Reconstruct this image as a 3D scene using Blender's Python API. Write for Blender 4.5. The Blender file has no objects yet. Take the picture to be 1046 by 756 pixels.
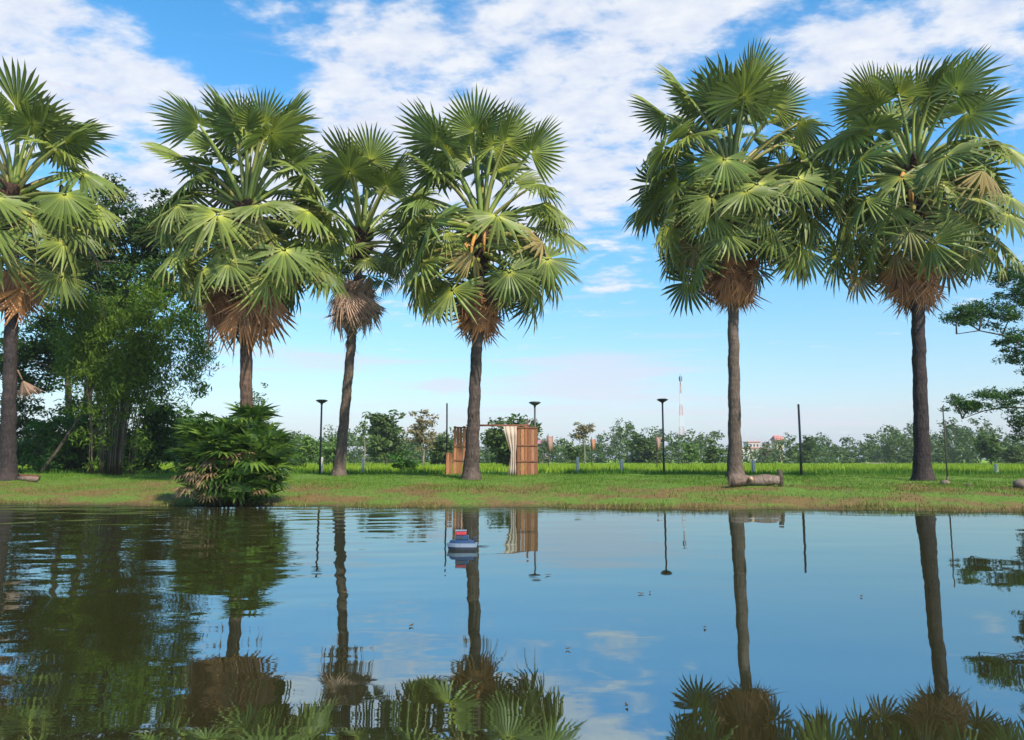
import bpy, math, random
import numpy as np
from mathutils import Matrix, Vector
R = math.radians
random.seed(7)
RNG = np.random.default_rng(11)
scene = bpy.context.scene
COL = scene.collection

# ------------------------------------------------------------------ camera
CAM_H, FPX, PITCH = 1.2, 780.0, R(6.58)
cam_d = bpy.data.cameras.new('camera')
cam = bpy.data.objects.new('camera', cam_d); COL.objects.link(cam)
cam_d.sensor_width = 36.0; cam_d.lens = 36.0 * FPX / 1046.0
cam_d.clip_start = 0.05; cam_d.clip_end = 6000
cam.location = (0, 0, CAM_H); cam.rotation_euler = (R(90) + PITCH, 0, 0)
scene.camera = cam


def at(px, py, Y):
    """point at forward distance Y seen at photo coordinate (px, py): used to measure the place off the photograph"""
    dx, dy = (px - 523.0) / FPX, (378.0 - py) / FPX
    c, s = math.cos(PITCH), math.sin(PITCH)
    d = Vector((dx, c - dy * s, s + dy * c))
    return Vector((0, 0, CAM_H)) + d * (Y / d.y)


# ------------------------------------------------------------------ terrain heights
PX = [-60, -8, -6, -3, -1.2, 0, .4, 1.2, 4, 8, 10, 13, 16, 40, 120, 4000]
PZ = [-1.4, -1.2, -.8, -.3, -.1, 0, .07, .14, .29, .45, .52, .52, .43, .36, .2, .2]


def shore(x):
    x = np.asarray(x, float)
    xc = np.clip(x, -16, 14)
    s = 18.85 - .11 * xc
    s = s + .22 * np.sin(x * .9 + 1) + .13 * np.sin(x * 2.3) + .07 * np.sin(x * 5.1 + 2)
    return s


def gz(x, y):
    x = np.asarray(x, float); y = np.asarray(y, float)
    t = y - shore(x)
    z = np.interp(t, PX, PZ)
    n = .035 * np.sin(x * 1.7 + y * .6) * np.sin(y * 1.3 - x * .4) + .02 * np.sin(x * 4.1) * np.sin(y * 3.7)
    return z + n * np.clip(t, 0, 1) * (t < 60)


def gzf(x, y):
    return float(gz(x, y))


# ------------------------------------------------------------------ object helpers
def tag(o, label=None, cat=None, group=None, kind=None):
    if label: o['label'] = label
    if cat: o['category'] = cat
    if group: o['group'] = group
    if kind: o['kind'] = kind
    return o


def empty(name, loc, label, cat, group=None):
    o = bpy.data.objects.new(name, None); COL.objects.link(o)
    o.empty_display_size = .2
    o.location = loc
    return tag(o, label, cat, group)


def link(name, me, parent=None, loc=None):
    o = bpy.data.objects.new(name, me); COL.objects.link(o)
    if parent is not None: o.parent = parent
    if loc is not None: o.location = loc
    return o


def np_mesh(name, verts, faces, mat, smooth=False, uv=None, midx=None):
    """verts (n,3); faces a list of (m,k) integer arrays"""
    me = bpy.data.meshes.new(name)
    verts = np.asarray(verts, np.float32)
    if not isinstance(faces, list): faces = [faces]
    faces = [np.asarray(f, np.int32) for f in faces if len(f)]
    loops = np.concatenate([f.ravel() for f in faces])
    tot = np.concatenate([np.full(len(f), f.shape[1], np.int32) for f in faces])
    start = np.concatenate([[0], np.cumsum(tot)[:-1]]).astype(np.int32)
    me.vertices.add(len(verts)); me.vertices.foreach_set('co', verts.ravel())
    me.loops.add(len(loops)); me.loops.foreach_set('vertex_index', loops.astype(np.int32))
    me.polygons.add(len(tot)); me.polygons.foreach_set('loop_start', start)
    me.polygons.foreach_set('loop_total', tot)
    if uv is not None:
        l = me.uv_layers.new(name='leaf')
        l.data.foreach_set('uv', np.asarray(uv, np.float32)[loops].ravel())
    for m in (mat if isinstance(mat, (list, tuple)) else [mat]): me.materials.append(m)
    if midx is not None: me.polygons.foreach_set('material_index', np.asarray(midx, np.int32))
    me.polygons.foreach_set('use_smooth', np.full(len(tot), bool(smooth)))
    me.update(calc_edges=True); me.validate()
    return me


class MB:
    def __init__(self): self.v = []; self.f = []
    def add(self, v, f):
        b = len(self.v); self.v += [tuple(p) for p in v]; self.f += [tuple(i + b for i in q) for q in f]
        return self
    def box(self, c, s, rz=0, bev=0.0):
        x, y, z = s[0] / 2, s[1] / 2, s[2] / 2
        cs, sn = math.cos(rz), math.sin(rz)
        if bev <= 0:
            pts = [(-x, -y, -z), (x, -y, -z), (x, y, -z), (-x, y, -z), (-x, -y, z), (x, -y, z), (x, y, z), (-x, y, z)]
            fs = [(0, 3, 2, 1), (4, 5, 6, 7), (0, 1, 5, 4), (1, 2, 6, 5), (2, 3, 7, 6), (3, 0, 4, 7)]
        else:
            b = bev
            ring = lambda zz, i: [(-x + i + b, -y + i, zz), (x - i - b, -y + i, zz), (x - i, -y + i + b, zz), (x - i, y - i - b, zz),
                                  (x - i - b, y - i, zz), (-x + i + b, y - i, zz), (-x + i, y - i - b, zz), (-x + i, -y + i + b, zz)]
            pts = ring(-z, b) + ring(-z + b, 0) + ring(z - b, 0) + ring(z, b)
            fs = [tuple(range(7, -1, -1)), tuple(range(24, 32))]
            for k in range(3):
                for i in range(8):
                    j = (i + 1) % 8
                    fs.append((k * 8 + i, k * 8 + j, k * 8 + 8 + j, k * 8 + 8 + i))
        return self.add([(c[0] + px * cs - py * sn, c[1] + px * sn + py * cs, c[2] + pz) for px, py, pz in pts], fs)
    def tube(self, path, rad, n=8, cap=True, jit=0.0, rng=None):
        path = [Vector(p) for p in path]
        if not hasattr(rad, '__len__'): rad = [rad] * len(path)
        vs = []; fs = []
        up = Vector((0, 0, 1)); prev = None
        for i, p in enumerate(path):
            d = (path[min(i + 1, len(path) - 1)] - path[max(i - 1, 0)])
            d = d.normalized() if d.length > 1e-9 else up
            if prev is None:
                a = d.orthogonal().normalized()
            else:
                a = prev - d * prev.dot(d)
                a = a.normalized() if a.length > 1e-6 else d.orthogonal().normalized()
            prev = a; b = d.cross(a)
            for k in range(n):
                an = 2 * math.pi * k / n
                r = rad[i] * (1 + (rng.uniform(-jit, jit) if rng is not None else 0))
                vs.append(p + (a * math.cos(an) + b * math.sin(an)) * r)
        for i in range(len(path) - 1):
            for k in range(n):
                j = (k + 1) % n
                fs.append((i * n + k, i * n + j, (i + 1) * n + j, (i + 1) * n + k))
        if cap:
            fs.append(tuple(range(n - 1, -1, -1))); fs.append(tuple((len(path) - 1) * n + k for k in range(n)))
        return self.add(vs, fs)
    def lathe(self, prof, c=(0, 0, 0), n=16):
        vs = []; fs = []
        for r, z in prof:
            for k in range(n):
                a = 2 * math.pi * k / n
                vs.append((c[0] + r * math.cos(a), c[1] + r * math.sin(a), c[2] + z))
        for i in range(len(prof) - 1):
            for k in range(n):
                j = (k + 1) % n
                fs.append((i * n + k, i * n + j, (i + 1) * n + j, (i + 1) * n + k))
        fs.append(tuple(range(n - 1, -1, -1))); fs.append(tuple((len(prof) - 1) * n + k for k in range(n)))
        return self.add(vs, fs)
    def mesh(self, name, mat, smooth=False):
        me = bpy.data.meshes.new(name); me.from_pydata(self.v, [], self.f)
        me.materials.append(mat)
        if smooth: me.polygons.foreach_set('use_smooth', [True] * len(me.polygons))
        me.update(); return me
    def build(self, name, mat, parent=None, smooth=False):
        return link(name, self.mesh(name, mat, smooth), parent)


# ------------------------------------------------------------------ materials
def new_mat(name):
    m = bpy.data.materials.new(name); m.use_nodes = True
    nt = m.node_tree; nt.nodes.clear()
    out = nt.nodes.new('ShaderNodeOutputMaterial')
    return m, nt, out


def ramp(nt, fac, stops, interp='LINEAR'):
    n = nt.nodes.new('ShaderNodeValToRGB'); n.color_ramp.interpolation = interp
    e = n.color_ramp.elements
    while len(e) < len(stops): e.new(.5)
    for el, (p, c) in zip(e, stops):
        el.position = p; el.color = (*c, 1) if len(c) == 3 else c
    if fac is not None: nt.links.new(fac, n.inputs[0])
    return n.outputs[0]


def noise(nt, scale, detail=4, rough=.55, vec=None, dist=0.0):
    n = nt.nodes.new('ShaderNodeTexNoise')
    n.inputs['Scale'].default_value = scale; n.inputs['Detail'].default_value = detail
    n.inputs['Roughness'].default_value = rough; n.inputs['Distortion'].default_value = dist
    if vec is not None: nt.links.new(vec, n.inputs['Vector'])
    return n.outputs[0]


def coords(nt, which='Object', scale=None, rot=None):
    t = nt.nodes.new('ShaderNodeTexCoord'); o = t.outputs[which]
    if scale or rot:
        mp = nt.nodes.new('ShaderNodeMapping')
        if scale: mp.inputs['Scale'].default_value = scale
        if rot: mp.inputs['Rotation'].default_value = rot
        nt.links.new(o, mp.inputs['Vector']); o = mp.outputs[0]
    return o


def math_n(nt, op, a, b=None, c=None, clamp=False):
    n = nt.nodes.new('ShaderNodeMath'); n.operation = op; n.use_clamp = clamp
    for i, v in enumerate((a, b, c)):
        if v is None: continue
        if isinstance(v, (int, float)): n.inputs[i].default_value = v
        else: nt.links.new(v, n.inputs[i])
    return n.outputs[0]


def mixc(nt, fac, a, b, blend='MIX'):
    n = nt.nodes.new('ShaderNodeMix'); n.data_type = 'RGBA'; n.blend_type = blend
    for k, v in ((0, fac), (6, a), (7, b)):
        if isinstance(v, (int, float)): n.inputs[k].default_value = v
        elif isinstance(v, tuple): n.inputs[k].default_value = (*v, 1) if len(v) == 3 else v
        else: nt.links.new(v, n.inputs[k])
    return n.outputs[2]


def bump(nt, h, strength=.5, dist=.05):
    b = nt.nodes.new('ShaderNodeBump'); b.inputs['Strength'].default_value = strength
    b.inputs['Distance'].default_value = dist
    nt.links.new(h, b.inputs['Height']); return b.outputs[0]


def bsdf(nt, out, col, rough=.7, spec=.3, nrm=None, transl=0.0, tcol=None, metal=0.0):
    p = nt.nodes.new('ShaderNodeBsdfPrincipled')
    p.inputs['Roughness'].default_value = rough; p.inputs['Specular IOR Level'].default_value = spec
    p.inputs['Metallic'].default_value = metal
    if isinstance(col, tuple): p.inputs['Base Color'].default_value = (*col, 1)
    else: nt.links.new(col, p.inputs['Base Color'])
    if nrm is not None: nt.links.new(nrm, p.inputs['Normal'])
    sh = p.outputs[0]
    if transl > 0:
        t = nt.nodes.new('ShaderNodeBsdfTranslucent')
        tc = tcol if tcol is not None else col
        if isinstance(tc, tuple): t.inputs[0].default_value = (*tc, 1)
        else: nt.links.new(tc, t.inputs[0])
        m = nt.nodes.new('ShaderNodeMixShader'); m.inputs[0].default_value = transl
        nt.links.new(sh, m.inputs[1]); nt.links.new(t.outputs[0], m.inputs[2]); sh = m.outputs[0]
    nt.links.new(sh, out.inputs[0])
    return p


def island(nt):
    return nt.nodes.new('ShaderNodeNewGeometry').outputs['Random Per Island']


def objrand(nt):
    return nt.nodes.new('ShaderNodeObjectInfo').outputs['Random']


def leaf_mat(name, cols, transl=.3, rough=.55, spec=.18):
    m, nt, out = new_mat(name)
    c = ramp(nt, island(nt), [(i / (len(cols) - 1), k) for i, k in enumerate(cols)])
    big = noise(nt, .8, 2, .5, coords(nt))
    c = mixc(nt, math_n(nt, 'MULTIPLY', big, .5), c, cols[len(cols) // 2])
    bsdf(nt, out, c, rough, spec, None, transl)
    return m


def plain_mat(name, c0, c1, scale=8, rough=.7, spec=.3, bmp=.3, bdist=.02, stretch=None, metal=0.0):
    m, nt, out = new_mat(name)
    v = coords(nt, 'Object', stretch)
    n = noise(nt, scale, 6, .6, v)
    c = ramp(nt, n, [(.3, c0), (.7, c1)])
    bsdf(nt, out, c, rough, spec, bump(nt, n, bmp, bdist), metal=metal)
    return m


M = {}


def fan_mat(name, hub, mid, tip, var, transl):
    """fan leaf: uv.x runs from the hub to the finger tip, uv.y is random per finger"""
    m, nt, out = new_mat(name)
    uvn = nt.nodes.new('ShaderNodeUVMap'); uvn.uv_map = 'leaf'
    sep = nt.nodes.new('ShaderNodeSeparateXYZ'); nt.links.new(uvn.outputs[0], sep.inputs[0])
    c = ramp(nt, sep.outputs[0], [(0, hub), (.3, mid), (.75, mid), (1, tip)])
    c2 = ramp(nt, sep.outputs[0], [(0, hub), (.2, var), (.8, var), (1, tip)])
    c = mixc(nt, objrand(nt), c, c2)
    if name.startswith('old'):
        c = mixc(nt, ramp(nt, objrand(nt), [(.86, (0, 0, 0)), (.93, (.85, .85, .85))]), c, (.24, .17, .06))
    sh = math_n(nt, 'MULTIPLY_ADD', sep.outputs[1], .7, .65)
    gr = nt.nodes.new('ShaderNodeCombineXYZ')
    for i in range(3): nt.links.new(sh, gr.inputs[i])
    c = mixc(nt, 1.0, c, gr.outputs[0], 'MULTIPLY')
    bsdf(nt, out, c, .5, .28, None, transl)
    return m


M['fan'] = fan_mat('palm_leaf', (.40, .41, .04), (.165, .20, .030), (.25, .22, .07), (.10, .145, .028), .26)
M['fan_old'] = fan_mat('old_palm_leaf', (.38, .38, .05), (.145, .175, .032), (.30, .23, .09), (.098, .13, .028), .22)
M['fan_dead'] = fan_mat('dead_palm_leaf', (.34, .15, .05), (.50, .21, .075), (.42, .24, .13), (.24, .115, .06), .22)
M['fan_dead_grey'] = fan_mat('dry_palm_leaf', (.30, .18, .11), (.44, .275, .185), (.48, .35, .26), (.26, .165, .12), .22)


def stalk_mat():
    m, nt, out = new_mat('leaf_stalk')
    c = ramp(nt, objrand(nt), [(0, (.20, .22, .03)), (.5, (.10, .15, .022)), (1, (.22, .17, .04))])
    n = noise(nt, 9, 3, .5, coords(nt))
    c = mixc(nt, math_n(nt, 'MULTIPLY', n, .35), c, (.12, .15, .03))
    bsdf(nt, out, c, .45, .4)
    return m


M['stalk'] = stalk_mat()


def trunk_mat(name, c0, c1, c2):
    m, nt, out = new_mat(name)
    ring = noise(nt, 1, 3, .55, coords(nt, 'Object', (1.2, 1.2, 7)))
    fine = noise(nt, 14, 6, .65, coords(nt, 'Object', (1, 1, .35)))
    blot = noise(nt, 1.1, 3, .6, coords(nt, 'Object', (1, 1, .6)))
    c = ramp(nt, fine, [(.25, c0), (.55, c1), (.8, c2)])
    c = mixc(nt, ramp(nt, ring, [(.42, (0, 0, 0)), (.6, (.4, .4, .4))]), c, c0)
    c = mixc(nt, ramp(nt, blot, [(.5, (0, 0, 0)), (.72, (.6, .6, .6))]), c, c2)
    h = math_n(nt, 'ADD', math_n(nt, 'MULTIPLY', ring, .35), fine)
    bsdf(nt, out, c, .85, .15, bump(nt, h, 1.0, .09))
    return m


M['trunk'] = trunk_mat('palm_trunk', (.05, .038, .03), (.12, .088, .068), (.20, .145, .11))
M['trunk_mid'] = trunk_mat('mid_palm_trunk', (.025, .02, .018), (.085, .062, .05), (.17, .125, .10))
M['trunk_shaded'] = trunk_mat('shaded_palm_trunk', (.016, .014, .014), (.042, .032, .03), (.08, .058, .05))  # darker copy of the trunk colours, with the shade on these trunks painted in
M['trunk_orange'] = trunk_mat('orange_palm_trunk', (.03, .022, .018), (.10, .062, .042), (.20, .118, .075))
M['bark'] = trunk_mat('tree_bark', (.04, .03, .022), (.10, .078, .055), (.17, .14, .10))
M['bark_pale'] = trunk_mat('pale_bark', (.16, .13, .10), (.28, .24, .19), (.36, .31, .26))
M['fibre'] = plain_mat('leaf_base_fibre', (.018, .012, .010), (.085, .045, .028), 14, .9, .1, .8, .04, (1, 1, .4))
M['flower'] = plain_mat('flower_stalk', (.30, .13, .025), (.46, .24, .05), 6, .6, .3)
M['fruit'] = plain_mat('palm_fruit', (.028, .014, .016), (.085, .04, .04), 9, .4, .4)
M['dark_leaf'] = leaf_mat('dark_tree_leaf', [(.022, .055, .010), (.04, .09, .014), (.065, .13, .02)], .32)
M['deep_leaf'] = leaf_mat('deep_green_leaf', [(.020, .048, .008), (.036, .078, .012), (.06, .115, .018)], .25)
M['bamboo_leaf'] = leaf_mat('bamboo_leaf', [(.05, .10, .010), (.095, .17, .016), (.16, .23, .03)], .45)
M['under_leaf'] = leaf_mat('undergrowth_leaf', [(.03, .085, .015), (.05, .13, .02), (.085, .18, .03)], .35)
M['far_leaf'] = leaf_mat('far_tree_leaf', [(.045, .085, .018), (.07, .12, .024), (.11, .16, .034)], .25)
M['far_dark_leaf'] = leaf_mat('far_dark_tree_leaf', [(.038, .072, .018), (.062, .105, .024), (.10, .145, .034)], .25)
M['brown_leaf'] = leaf_mat('brownish_tree_leaf', [(.12, .12, .055), (.20, .17, .085), (.27, .21, .12)], .25)
M['light_leaf'] = leaf_mat('light_tree_leaf', [(.07, .13, .03), (.10, .18, .035), (.14, .22, .06)], .3)
M['acacia_leaf'] = leaf_mat('fine_tree_leaf', [(.024, .062, .014), (.042, .10, .018), (.07, .14, .026)], .35)
M['shrub_leaf'] = leaf_mat('broad_shrub_leaf', [(.016, .045, .012), (.05, .105, .014), (.15, .22, .025)], .35, .42, .4)
M['shrub_dead'] = leaf_mat('withered_shrub_leaf', [(.10, .07, .03), (.19, .12, .055), (.26, .18, .09)], .15)
M['weeds'] = leaf_mat('tall_weed_blade', [(.035, .10, .012), (.06, .155, .014), (.10, .20, .02)], .35, .6, .2)
M['rice'] = leaf_mat('rice_blade', [(.12, .22, .012), (.20, .30, .016), (.31, .36, .024)], .4, .55, .25)
M['culm'] = plain_mat('bamboo_culm', (.028, .022, .012), (.085, .06, .03), 5, .45, .4, .2, .01, (1, 1, 3))
M['lamp_metal'] = plain_mat('dark_grey_paint', (.030, .030, .034), (.05, .05, .055), 20, .45, .5, .05, .004)
M['pole'] = plain_mat('weathered_pole', (.035, .030, .028), (.075, .06, .05), 20, .75, .2, .3, .01, (1, 1, .2))
M['concrete'] = plain_mat('pale_concrete', (.42, .40, .35), (.55, .53, .46), 10, .9, .2, .3, .01)
M['curtain'] = plain_mat('cream_cloth', (.34, .26, .20), (.44, .35, .28), 3, .9, .1, .2, .02)
M['pink'] = plain_mat('faded_pink_cloth', (.22, .14, .11), (.29, .19, .16), 3, .9, .1)
M['salmon'] = plain_mat('salmon_cloth', (.28, .13, .08), (.34, .18, .12), 3, .9, .1)
M['log'] = trunk_mat('grey_log', (.10, .07, .052), (.21, .15, .115), (.33, .26, .21))
M['log_end'] = plain_mat('cut_wood', (.34, .20, .11), (.48, .31, .19), 12, .8, .2, .3, .01)
M['rock'] = plain_mat('brown_rock', (.10, .075, .055), (.22, .17, .13), 7, .85, .2, .8, .05)
M['red_brown'] = trunk_mat('red_brown_log', (.06, .025, .015), (.14, .06, .035), (.2, .1, .06))
M['blue'] = plain_mat('blue_gloss_paint', (.012, .03, .075), (.022, .05, .11), 12, .3, .5, .03, .003)
M['white'] = plain_mat('white_gloss_paint', (.11, .14, .19), (.18, .21, .26), 12, .35, .5, .03, .003)
M['red'] = plain_mat('red_gloss_paint', (.28, .02, .03), (.38, .035, .04), 12, .35, .5, .03, .003)
M['navy'] = plain_mat('black_hull', (.01, .012, .018), (.02, .022, .03), 12, .4, .5, .03, .003)
M['tower_red'] = plain_mat('tower_red', (.42, .20, .18), (.46, .25, .22), 2, .6, .3)
M['tower_white'] = plain_mat('tower_white', (.5, .5, .52), (.6, .6, .62), 2, .6, .3)
M['wall_white'] = plain_mat('white_wall', (.42, .36, .34), (.52, .46, .43), 1, .85, .2)
M['wall_tan'] = plain_mat('tan_wall', (.42, .33, .22), (.52, .42, .30), 1, .85, .2)
M['wall_dull'] = plain_mat('dull_wall', (.16, .13, .09), (.22, .18, .13), 1, .85, .2)
M['roof_mauve'] = plain_mat('mauve_roof', (.26, .13, .15), (.34, .19, .2), 1, .8, .2)
M['roof_red'] = plain_mat('red_roof', (.34, .12, .10), (.44, .18, .15), 1, .8, .2)
M['glass'] = plain_mat('window_dark', (.03, .035, .04), (.05, .055, .06), 2, .15, .6, 0)
M['float'] = leaf_mat('floating_leaf', [(.05, .035, .02), (.10, .065, .03)], .1)


def plank_mat():
    m, nt, out = new_mat('orange_plank')
    c = ramp(nt, island(nt), [(0, (.17, .065, .030)), (.35, (.32, .125, .055)), (.7, (.40, .17, .08)), (1, (.27, .15, .095))])
    g = noise(nt, 9, 6, .65, coords(nt, 'Object', (6, 6, .5)))
    c = mixc(nt, ramp(nt, g, [(.45, (0, 0, 0)), (.7, (.8, .8, .8))]), c, (.13, .065, .04))
    bsdf(nt, out, c, .75, .2, bump(nt, g, .4, .01))
    return m


M['plank'] = plank_mat()
M['rail'] = plain_mat('brown_rail', (.12, .05, .028), (.22, .10, .055), 9, .8, .2)


def grass_mat():
    m, nt, out = new_mat('grass_blade')
    co = coords(nt)
    a = ramp(nt, island(nt), [(0, (.055, .125, .010)), (.6, (.095, .185, .016)), (1, (.15, .22, .026))])
    b = ramp(nt, island(nt), [(0, (.09, .085, .018)), (.6, (.16, .14, .034)), (1, (.24, .18, .07))])
    p = noise(nt, .45, 6, .68, co)
    sep = nt.nodes.new('ShaderNodeSeparateXYZ'); nt.links.new(co, sep.inputs[0])
    low = ramp(nt, sep.outputs[2], [(.08, (.30, .30, .30)), (.34, (.16, .16, .16)), (.55, (0, 0, 0))])
    k = ramp(nt, math_n(nt, 'ADD', p, low), [(.60, (0, 0, 0)), (.74, (1, 1, 1))])
    c = mixc(nt, k, a, b)
    bsdf(nt, out, c, .6, .2, None, .3)
    return m


M['grass'] = grass_mat()


def ground_mat():
    m, nt, out = new_mat('bank_ground')
    co = coords(nt)
    sep = nt.nodes.new('ShaderNodeSeparateXYZ'); nt.links.new(co, sep.inputs[0])
    fine = noise(nt, 9, 8, .7, co)
    patch = noise(nt, .55, 5, .6, co)
    wide = noise(nt, 1.0, 3, .5, coords(nt, 'Object', (.25, .06, 1)))
    grass = ramp(nt, fine, [(.3, (.045, .095, .012)), (.55, (.10, .17, .02)), (.75, (.19, .21, .04))])
    soil = ramp(nt, fine, [(.3, (.075, .052, .018)), (.6, (.18, .115, .04)), (.8, (.28, .19, .08))])
    low = ramp(nt, sep.outputs[2], [(0, (.6, .6, .6)), (.05, (.5, .5, .5)), (.30, (.46, .46, .46)), (.5, (0, 0, 0))])
    k = math_n(nt, 'ADD', patch, math_n(nt, 'MULTIPLY', low, .42))
    k = ramp(nt, k, [(.64, (0, 0, 0)), (.77, (1, 1, 1))])
    c = mixc(nt, k, grass, soil)
    field = ramp(nt, math_n(nt, 'ADD', math_n(nt, 'MULTIPLY', wide, .75), math_n(nt, 'MULTIPLY', fine, .25)),
                 [(.35, (.10, .22, .012)), (.55, (.20, .33, .018)), (.7, (.32, .38, .03))])
    fy = nt.nodes.new('ShaderNodeMapRange'); nt.links.new(sep.outputs[1], fy.inputs[0])
    fy.inputs[1].default_value = 30; fy.inputs[2].default_value = 37
    c = mixc(nt, fy.outputs[0], c, field)
    bed = nt.nodes.new('ShaderNodeMapRange'); nt.links.new(sep.outputs[2], bed.inputs[0])
    bed.inputs[1].default_value = .07; bed.inputs[2].default_value = -.03
    c = mixc(nt, bed.outputs[0], c, (.035, .028, .014))
    bsdf(nt, out, c, .9, .15, bump(nt, fine, .7, .06))
    return m


M['ground'] = ground_mat()


def water_mat():
    m, nt, out = new_mat('pond_water')
    co = coords(nt)
    sep = nt.nodes.new('ShaderNodeSeparateXYZ'); nt.links.new(co, sep.inputs[0])
    # heights in metres; the left half of the pond is stirred, the right lies calm
    mr = nt.nodes.new('ShaderNodeMapRange'); mr.interpolation_type = 'SMOOTHSTEP'
    nt.links.new(sep.outputs[0], mr.inputs[0])
    mr.inputs[1].default_value = 1.5; mr.inputs[2].default_value = -5.5
    mr.inputs[3].default_value = .10; mr.inputs[4].default_value = 1.0
    w1 = noise(nt, 1.0, 1.2, .4, coords(nt, 'Object', (.75, 1.3, 1), (0, 0, R(-14))))
    w2 = noise(nt, 1.0, 1, .4, coords(nt, 'Object', (.45, .95, 1), (0, 0, R(20))))
    fine = noise(nt, 5.0, 2, .5, coords(nt, 'Object', (.5, 1.6, 1)))
    h = math_n(nt, 'MULTIPLY', math_n(nt, 'MULTIPLY', w1, .028), mr.outputs[0])
    h = math_n(nt, 'ADD', h, math_n(nt, 'MULTIPLY', w2, .0055))
    h = math_n(nt, 'ADD', h, math_n(nt, 'MULTIPLY', math_n(nt, 'MULTIPLY', fine, .0010), mr.outputs[0]))
    # a breeze strip along the far shore
    br = nt.nodes.new('ShaderNodeMapRange'); nt.links.new(sep.outputs[1], br.inputs[0])
    br.inputs[1].default_value = 15.3; br.inputs[2].default_value = 18.2
    h = math_n(nt, 'ADD', h, math_n(nt, 'MULTIPLY', math_n(nt, 'MULTIPLY', noise(nt, 2.2, 2, .5, coords(nt, 'Object', (.5, 1.8, 1))), .009), br.outputs[0]))
    b = nt.nodes.new('ShaderNodeBump'); b.inputs['Strength'].default_value = 1; b.inputs['Distance'].default_value = 1
    nt.links.new(h, b.inputs['Height'])
    d = nt.nodes.new('ShaderNodeBsdfDiffuse'); d.inputs[0].default_value = (.022, .019, .006, 1)
    g = nt.nodes.new('ShaderNodeBsdfGlossy'); g.inputs['Roughness'].default_value = .015
    g.inputs[0].default_value = (.75, .95, 1, 1)
    nt.links.new(b.outputs[0], g.inputs['Normal'])
    fr = nt.nodes.new('ShaderNodeFresnel'); fr.inputs[0].default_value = 6.0
    nt.links.new(b.outputs[0], fr.inputs['Normal'])
    mx = nt.nodes.new('ShaderNodeMixShader')
    nt.links.new(fr.outputs[0], mx.inputs[0]); nt.links.new(d.outputs[0], mx.inputs[1]); nt.links.new(g.outputs[0], mx.inputs[2])
    nt.links.new(mx.outputs[0], out.inputs[0])
    return m


M['water'] = water_mat()

# ------------------------------------------------------------------ ground and water
def axis(a, b, dense0, dense1, step, grow=1.25):
    m = list(np.arange(dense0, dense1 + 1e-6, step))
    lo = []; s = step; v = dense0
    while v > a: s *= grow; v -= s; lo.append(max(v, a))
    hi = []; s = step; v = dense1
    while v < b: s *= grow; v += s; hi.append(min(v, b))
    return np.array(lo[::-1] + m + hi)


xs = axis(-700, 700, -24, 24, .2)
ys = axis(-400, 700, 14.5, 36, .15)
gx, gy = np.meshgrid(xs, ys)
gzv = gz(gx, gy)
nx, ny = len(xs), len(ys)
idx = np.arange(nx * ny).reshape(ny, nx)
quads = np.stack([idx[:-1, :-1], idx[:-1, 1:], idx[1:, 1:], idx[1:, :-1]], -1).reshape(-1, 4)
tag(link('ground', np_mesh('ground', np.stack([gx, gy, gzv], -1).reshape(-1, 3), quads, M['ground'], True)),
    'green grassy bank with bare brown soil at the water and rice field behind', 'ground', kind='structure')
wv = [(-400, -400, 0), (400, -400, 0), (400, 24, 0), (-400, 24, 0)]
tag(link('water', np_mesh('water', wv, np.array([[0, 1, 2, 3]]), M['water'])),
    'calm pond mirroring the blue sky and the palms', 'water', kind='structure')


def blades(name, n, xr, yr, hfun, wfun, mat, label, cat, keep=None, rng=RNG, lean=.45):
    x = rng.uniform(*xr, n); y = rng.uniform(*yr, n)
    if keep is not None:
        k = keep(x, y, rng); x, y = x[k], y[k]
    n = len(x); z = gz(x, y)
    h = hfun(x, y, rng); w = wfun(x, y, rng)
    a = rng.uniform(0, 2 * np.pi, n)
    ln = rng.uniform(0, lean, n) * h; la = rng.uniform(0, 2 * np.pi, n)
    dx, dy = np.cos(a) * w / 2, np.sin(a) * w / 2
    v = np.zeros((n, 3, 3))
    v[:, 0] = np.stack([x - dx, y - dy, z - .015], -1); v[:, 1] = np.stack([x + dx, y + dy, z - .015], -1)
    v[:, 2] = np.stack([x + ln * np.cos(la), y + ln * np.sin(la), z + h], -1)
    me = np_mesh(name, v.reshape(-1, 3), np.arange(3 * n).reshape(-1, 3), mat)
    return tag(link(name, me), label, cat, kind='stuff')


def patchy(x, y):
    return .5 + .25 * np.sin(x * 1.1 + .7 * y) * np.sin(.8 * y - .5 * x + 1) + .25 * np.sin(x * .43 + 2) * np.sin(y * .9)


def keep_bank(x, y, rng):
    t = y - shore(x)
    p = np.clip((t - .1) / 5, .16, 1) * (.2 + 1.0 * patchy(x, y))
    return (t > .12) & (rng.uniform(0, 1, len(x)) < p)


blades('grass', 230000, (-21, 21), (17, 34), lambda x, y, r: r.uniform(.025, .085, len(x)) * (.6 + .8 * patchy(x, y)),
       lambda x, y, r: r.uniform(.012, .03, len(x)), M['grass'], 'short tufty grass covering the pond bank', 'grass', keep_bank)


def keep_rice(x, y, rng):
    return (np.abs(x) < y * .8 + 2) & ~((np.abs(x + .1) < 2.6) & (y < 40)) & (rng.uniform(0, 1, len(x)) < np.clip((y - 32) / 3, .25, 1))


def keep_edge(x, y, rng):
    t = y - shore(x)
    return (np.abs(t - .12) < .28) & (rng.uniform(0, 1, len(x)) < np.clip(1.9 * (patchy(x * 2.3, y * 2 + 3) - .42), .02, 1))


blades('shore_grass', 150000, (-19, 17), (16.2, 21.4), lambda x, y, r: r.uniform(.03, .15, len(x)), lambda x, y, r: r.uniform(.012, .028, len(x)), M['grass'],
       'ragged grass overhanging the edge of the pond', 'grass', keep_edge, lean=.9)


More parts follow.
